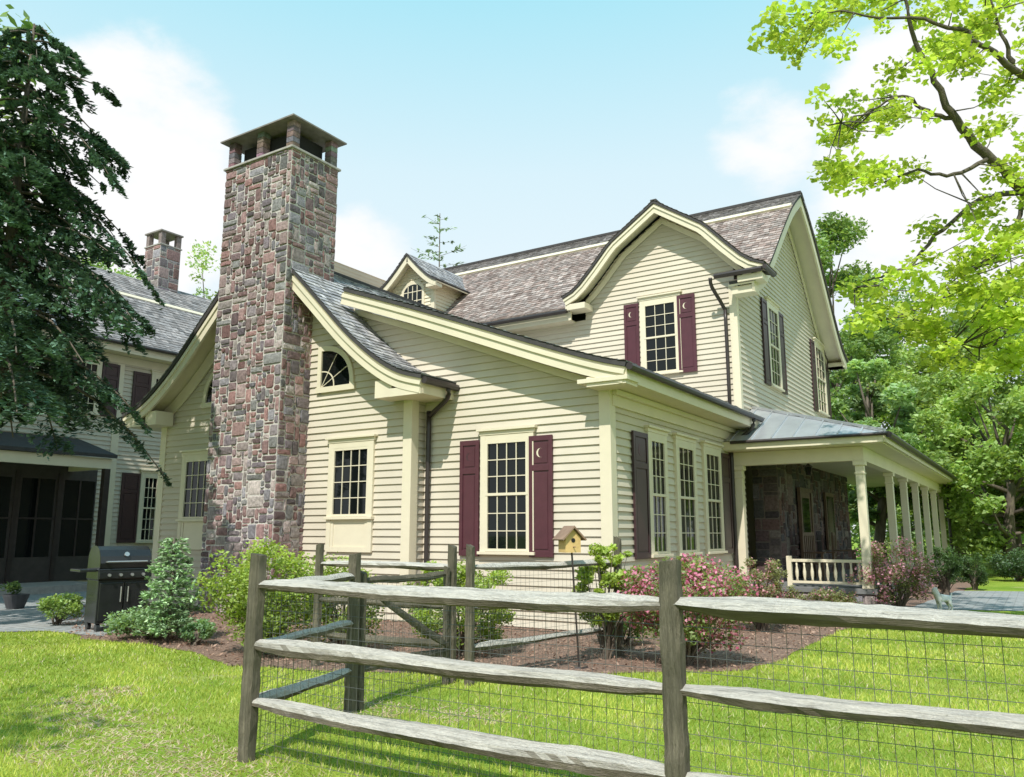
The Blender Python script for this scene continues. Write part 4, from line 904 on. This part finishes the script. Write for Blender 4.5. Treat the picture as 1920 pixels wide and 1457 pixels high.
# maple
mt = P(2230, 1000, D=12.5); mt = Vector((mt.x, mt.y, 0))
mp_ = thing('maple_tree', 'maple with bright yellow-green leaves overhanging from the upper right', 'tree', mt)
Q = lambda px, py, D: P(px, py, D=D)
limbs = [
 ([(2230, 900, 12.5), (2220, 600, 12.5), (2190, 300, 12.4), (2150, 0, 12.3), (2120, -300, 12)], .24, .10),
 ([(2190, 560, 12.4), (2050, 480, 12), (1950, 380, 11.6), (1880, 320, 11.3), (1800, 240, 11), (1760, 170, 10.8), (1720, 80, 10.6), (1690, -20, 10.4)], .15, .02),
 ([(1850, 295, 11.2), (1790, 330, 11.2), (1720, 320, 11.3), (1650, 345, 11.4), (1600, 330, 11.5)], .04, .008),
 ([(2180, 480, 12.2), (2000, 330, 12.2), (1920, 355, 12.1), (1840, 375, 12), (1770, 430, 11.9), (1700, 500, 11.8), (1640, 520, 11.7), (1600, 540, 11.7)], .08, .008),
 ([(2180, 250, 12.2), (2050, 180, 11.2), (1920, 140, 10.8), (1850, 90, 10.5), (1780, 50, 10.4), (1650, 30, 10.5), (1540, 20, 10.7)], .09, .008),
 ([(1790, 225, 11), (1740, 210, 10.9), (1690, 180, 10.9), (1640, 200, 11), (1580, 230, 11)], .04, .008),
 ([(2200, 650, 12.4), (2050, 600, 12.1), (1960, 580, 11.9), (1900, 610, 11.8), (1850, 650, 11.7), (1780, 640, 11.7)], .07, .008),
 ([(1900, 120, 10.8), (1880, 60, 10.7), (1840, -40, 10.6)], .045, .01), ([(1920, 360, 12), (1900, 440, 11.9), (1830, 500, 11.8), (1750, 560, 11.8), (1670, 600, 11.8)], .045, .008),
]
m = MB(); nodes_ = []
for pts_, r0, r1 in limbs:
    w3 = smooth([tuple(Q(*p)) for p in pts_], 5); n = len(w3); w3 = [Vector(p)+Vector((random.uniform(-.03, .03), random.uniform(-.03, .03), random.uniform(-.03, .03))) for p in w3]
    m.tube(w3, [r0+(r1-r0)*(i/(n-1))**.7 for i in range(n)], 7)
    if r0 < .2: nodes_ += w3
m.tube([mt, Q(2230, 900, 12.5)], [.3, .24], 10)
cl = []
for (px, py, rp, k) in [(1500, 20, 55, 5), (1560, 30, 55, 5), (1480, 90, 40, 4), (1620, 40, 60, 5), (1700, 30, 60, 5), (1790, 25, 60, 6), (1880, 30, 60, 7), (1950, 60, 70, 7),
    (1860, 120, 60, 5), (1780, 120, 55, 4), (1910, 200, 60, 5), (1700, 110, 50, 3), (1660, 190, 50, 4), (1590, 215, 55, 5), (1560, 255, 45, 4), (1640, 285, 55, 4), (1710, 250, 50, 3), (1600, 345, 45, 3), (1560, 320, 40, 3),
    (1680, 350, 45, 3), (1880, 260, 50, 3), (1890, 330, 45, 3), (1870, 430, 65, 9), (1800, 470, 65, 9), (1900, 510, 65, 10), (1830, 560, 65, 10), (1750, 580, 60, 6), (1690, 550, 50, 4), (1640, 590, 55, 5), (1900, 620, 55, 9), (1600, 560, 45, 3), (1780, 640, 50, 5), (1950, 420, 70, 8), (1730, 620, 40, 4), (1860, 670, 45, 6), (2020, 250, 90, 7), (2050, 500, 90, 7), (2060, 50, 90, 7)]:
    for _ in range(k):
        D = random.uniform(10, 12.6); c = Q(px+random.uniform(-rp, rp), py+random.uniform(-rp, rp)*.8, D); cl.append((tuple(c), random.uniform(.12, .33)))
        nr = min(nodes_, key=lambda q: (q-c).length); mid = nr.lerp(c, .5)+Vector((random.uniform(-.06, .06), random.uniform(-.06, .06), -.03)); m.tube([nr, mid, c], [.013, .008, .004], 4, False)
m.build('trunk', BARKL, mp_, smooth=True)
pts, cid = clumpcloud(cl, 66, .6); leaves('crown', pts, .098, MAPLEL, mp_, leafcol((.40, .52, .09), len(pts), cid, .28, np.ones(len(pts))*.8, tip=(.72, .76, .17)), up=.5, aspect=.8)

# ================================================================== DOG
dp = P(1772, 1147, Z=0)
dog = bpy.data.objects.new('dog', bpy.data.meshes.new('dog'))
vs = [((.0, 0, .26), .075), ((.10, 0, .27), .08), ((.15, 0, .34), .05), ((.17, 0, .42), .055), ((.24, 0, .41), .028), ((-.10, 0, .26), .065), ((-.15, 0, .30), .02), ((-.17, 0, .37), .012),
      ((.11, .05, .16), .028), ((.10, .05, .08), .018), ((.12, .05, .015), .02), ((.11, -.05, .16), .028), ((.10, -.05, .08), .018), ((.12, -.05, .015), .02),
      ((-.09, .05, .17), .036), ((-.13, .05, .09), .018), ((-.11, .05, .015), .02), ((-.09, -.05, .17), .036), ((-.13, -.05, .09), .018), ((-.11, -.05, .015), .02), ((.15, .045, .475), .012), ((.15, -.045, .475), .012)]
es = [(0, 1), (1, 2), (2, 3), (3, 4), (0, 5), (5, 6), (6, 7), (1, 8), (8, 9), (9, 10), (1, 11), (11, 12), (12, 13), (5, 14), (14, 15), (15, 16), (5, 17), (17, 18), (18, 19), (3, 20), (3, 21)]
rot = Matrix.Rotation(R(215), 3, 'Z')
dog.data.from_pydata([tuple(rot @ Vector(v)) for v, r in vs], es, []); dog.data.materials.append(FUR); link(dog, Vector((dp.x, dp.y, .0)), None)
sk = dog.modifiers.new('skin', 'SKIN'); sv = dog.data.skin_vertices[0].data
for i, (v, r) in enumerate(vs): sv[i].radius = (r, r); sv[i].use_root = (i == 0)
sk.use_smooth_shade = True; su = dog.modifiers.new('sub', 'SUBSURF'); su.levels = su.render_levels = 2
tag(dog, 'small white dog standing beyond the fence near the path at the right', 'dog')

# ================================================================== CAMERA, LIGHT, SKY
cam = bpy.data.objects.new('camera', bpy.data.cameras.new('camera')); C.objects.link(cam); scene.camera = cam
cam.location = (0, 0, H); cam.rotation_euler = (math.pi/2+PIT, 0, YAW); cam.data.sensor_width = 36; cam.data.sensor_fit = 'HORIZONTAL'; cam.data.lens = FPX/1920*36; cam.data.clip_end = 2000; cam.data.clip_start = .05
S = Vector((.16, -.62, .80)).normalized()
sun = bpy.data.objects.new('sun', bpy.data.lights.new('sun', 'SUN')); C.objects.link(sun); sun.data.energy = 5.0; sun.data.angle = R(.5); sun.data.color = (1, .965, .90)
sun.rotation_euler = S.to_track_quat('Z', 'Y').to_euler(); sun.location = (0, 0, 30)
wd_ = bpy.data.worlds.new('World'); scene.world = wd_; wd_.use_nodes = True; nt = wd_.node_tree; nt.nodes.clear()
out = N(nt, 'ShaderNodeOutputWorld'); bg = N(nt, 'ShaderNodeBackground'); bg.inputs[1].default_value = .145
sky = N(nt, 'ShaderNodeTexSky'); sky.sky_type = 'NISHITA'; sky.sun_disc = False; sky.sun_elevation = math.asin(S.z); sky.sun_rotation = math.atan2(S.x, S.y)
tc = N(nt, 'ShaderNodeTexCoord'); sep = N(nt, 'ShaderNodeSeparateXYZ'); nt.links.new(tc.outputs['Generated'], sep.inputs[0])
K = 1/.14
grad = ramp(nt, sep.outputs['Z'], [(0, (.90, .95, .98)), (.25, (.84, .93, .98)), (.42, (.70, .89, .97)), (.6, (.40, .80, .93)), (1, (.22, .6, .86))])
gs = mixcol(nt, 1., grad, (K, K, K), 'MULTIPLY'); base = mixcol(nt, .96, sky.outputs[0], gs)
def dotmask(d, r0, r1):
    dn = N(nt, 'ShaderNodeVectorMath', operation='DOT_PRODUCT'); nt.links.new(tc.outputs['Generated'], dn.inputs[0]); dn.inputs[1].default_value = d.normalized()
    mr = N(nt, 'ShaderNodeMapRange'); mr.interpolation_type = 'SMOOTHSTEP'; mr.inputs['From Min'].default_value = math.cos(R(r0)); mr.inputs['From Max'].default_value = math.cos(R(r1)); nt.links.new(dn.outputs['Value'], mr.inputs[0]); return mr.outputs[0]
nz = N(nt, 'ShaderNodeTexNoise'); nz.inputs['Scale'].default_value = 5; nz.inputs['Detail'].default_value = 8; nz.inputs['Roughness'].default_value = .58
mpn = N(nt, 'ShaderNodeMapping'); mpn.inputs['Scale'].default_value = (1, 1, 1.8); nt.links.new(tc.outputs['Generated'], mpn.inputs[0]); nt.links.new(mpn.outputs[0], nz.inputs[0])
acc = None
for px, py, r0, r1, amp in ((240, 250, 9, 2, 1.15), (200, 390, 11, 3, 1.1), (60, 480, 12, 3, 1), (1430, 265, 6, 1, .66), (1800, 300, 13, 2, .85), (1760, 450, 12, 2, .9), (680, 480, 5, 1, .6), (130, 95, 3, 0, .45)):
    mk = dotmask(ray(px, py)[0], r0, r1); mu = N(nt, 'ShaderNodeMath', operation='MULTIPLY'); nt.links.new(mk, mu.inputs[0]); mu.inputs[1].default_value = amp
    if acc is None: acc = mu.outputs[0]
    else: mx = N(nt, 'ShaderNodeMath', operation='MAXIMUM'); nt.links.new(acc, mx.inputs[0]); nt.links.new(mu.outputs[0], mx.inputs[1]); acc = mx.outputs[0]
s1 = N(nt, 'ShaderNodeMath', operation='MULTIPLY_ADD'); nt.links.new(acc, s1.inputs[0]); s1.inputs[1].default_value = .55; nt.links.new(nz.outputs['Fac'], s1.inputs[2])
mr = N(nt, 'ShaderNodeMapRange'); mr.interpolation_type = 'SMOOTHSTEP'; mr.inputs['From Min'].default_value = .72; mr.inputs['From Max'].default_value = 1.0; mr.inputs['To Max'].default_value = .96; nt.links.new(s1.outputs[0], mr.inputs[0])
fin = mixcol(nt, mr.outputs[0], base, (K*.99, K*.985, K*.99))
nt.links.new(fin, bg.inputs[0]); nt.links.new(bg.outputs[0], out.inputs[0])
scene.view_settings.view_transform = 'Standard'; scene.view_settings.look = 'None'; scene.view_settings.exposure = 0
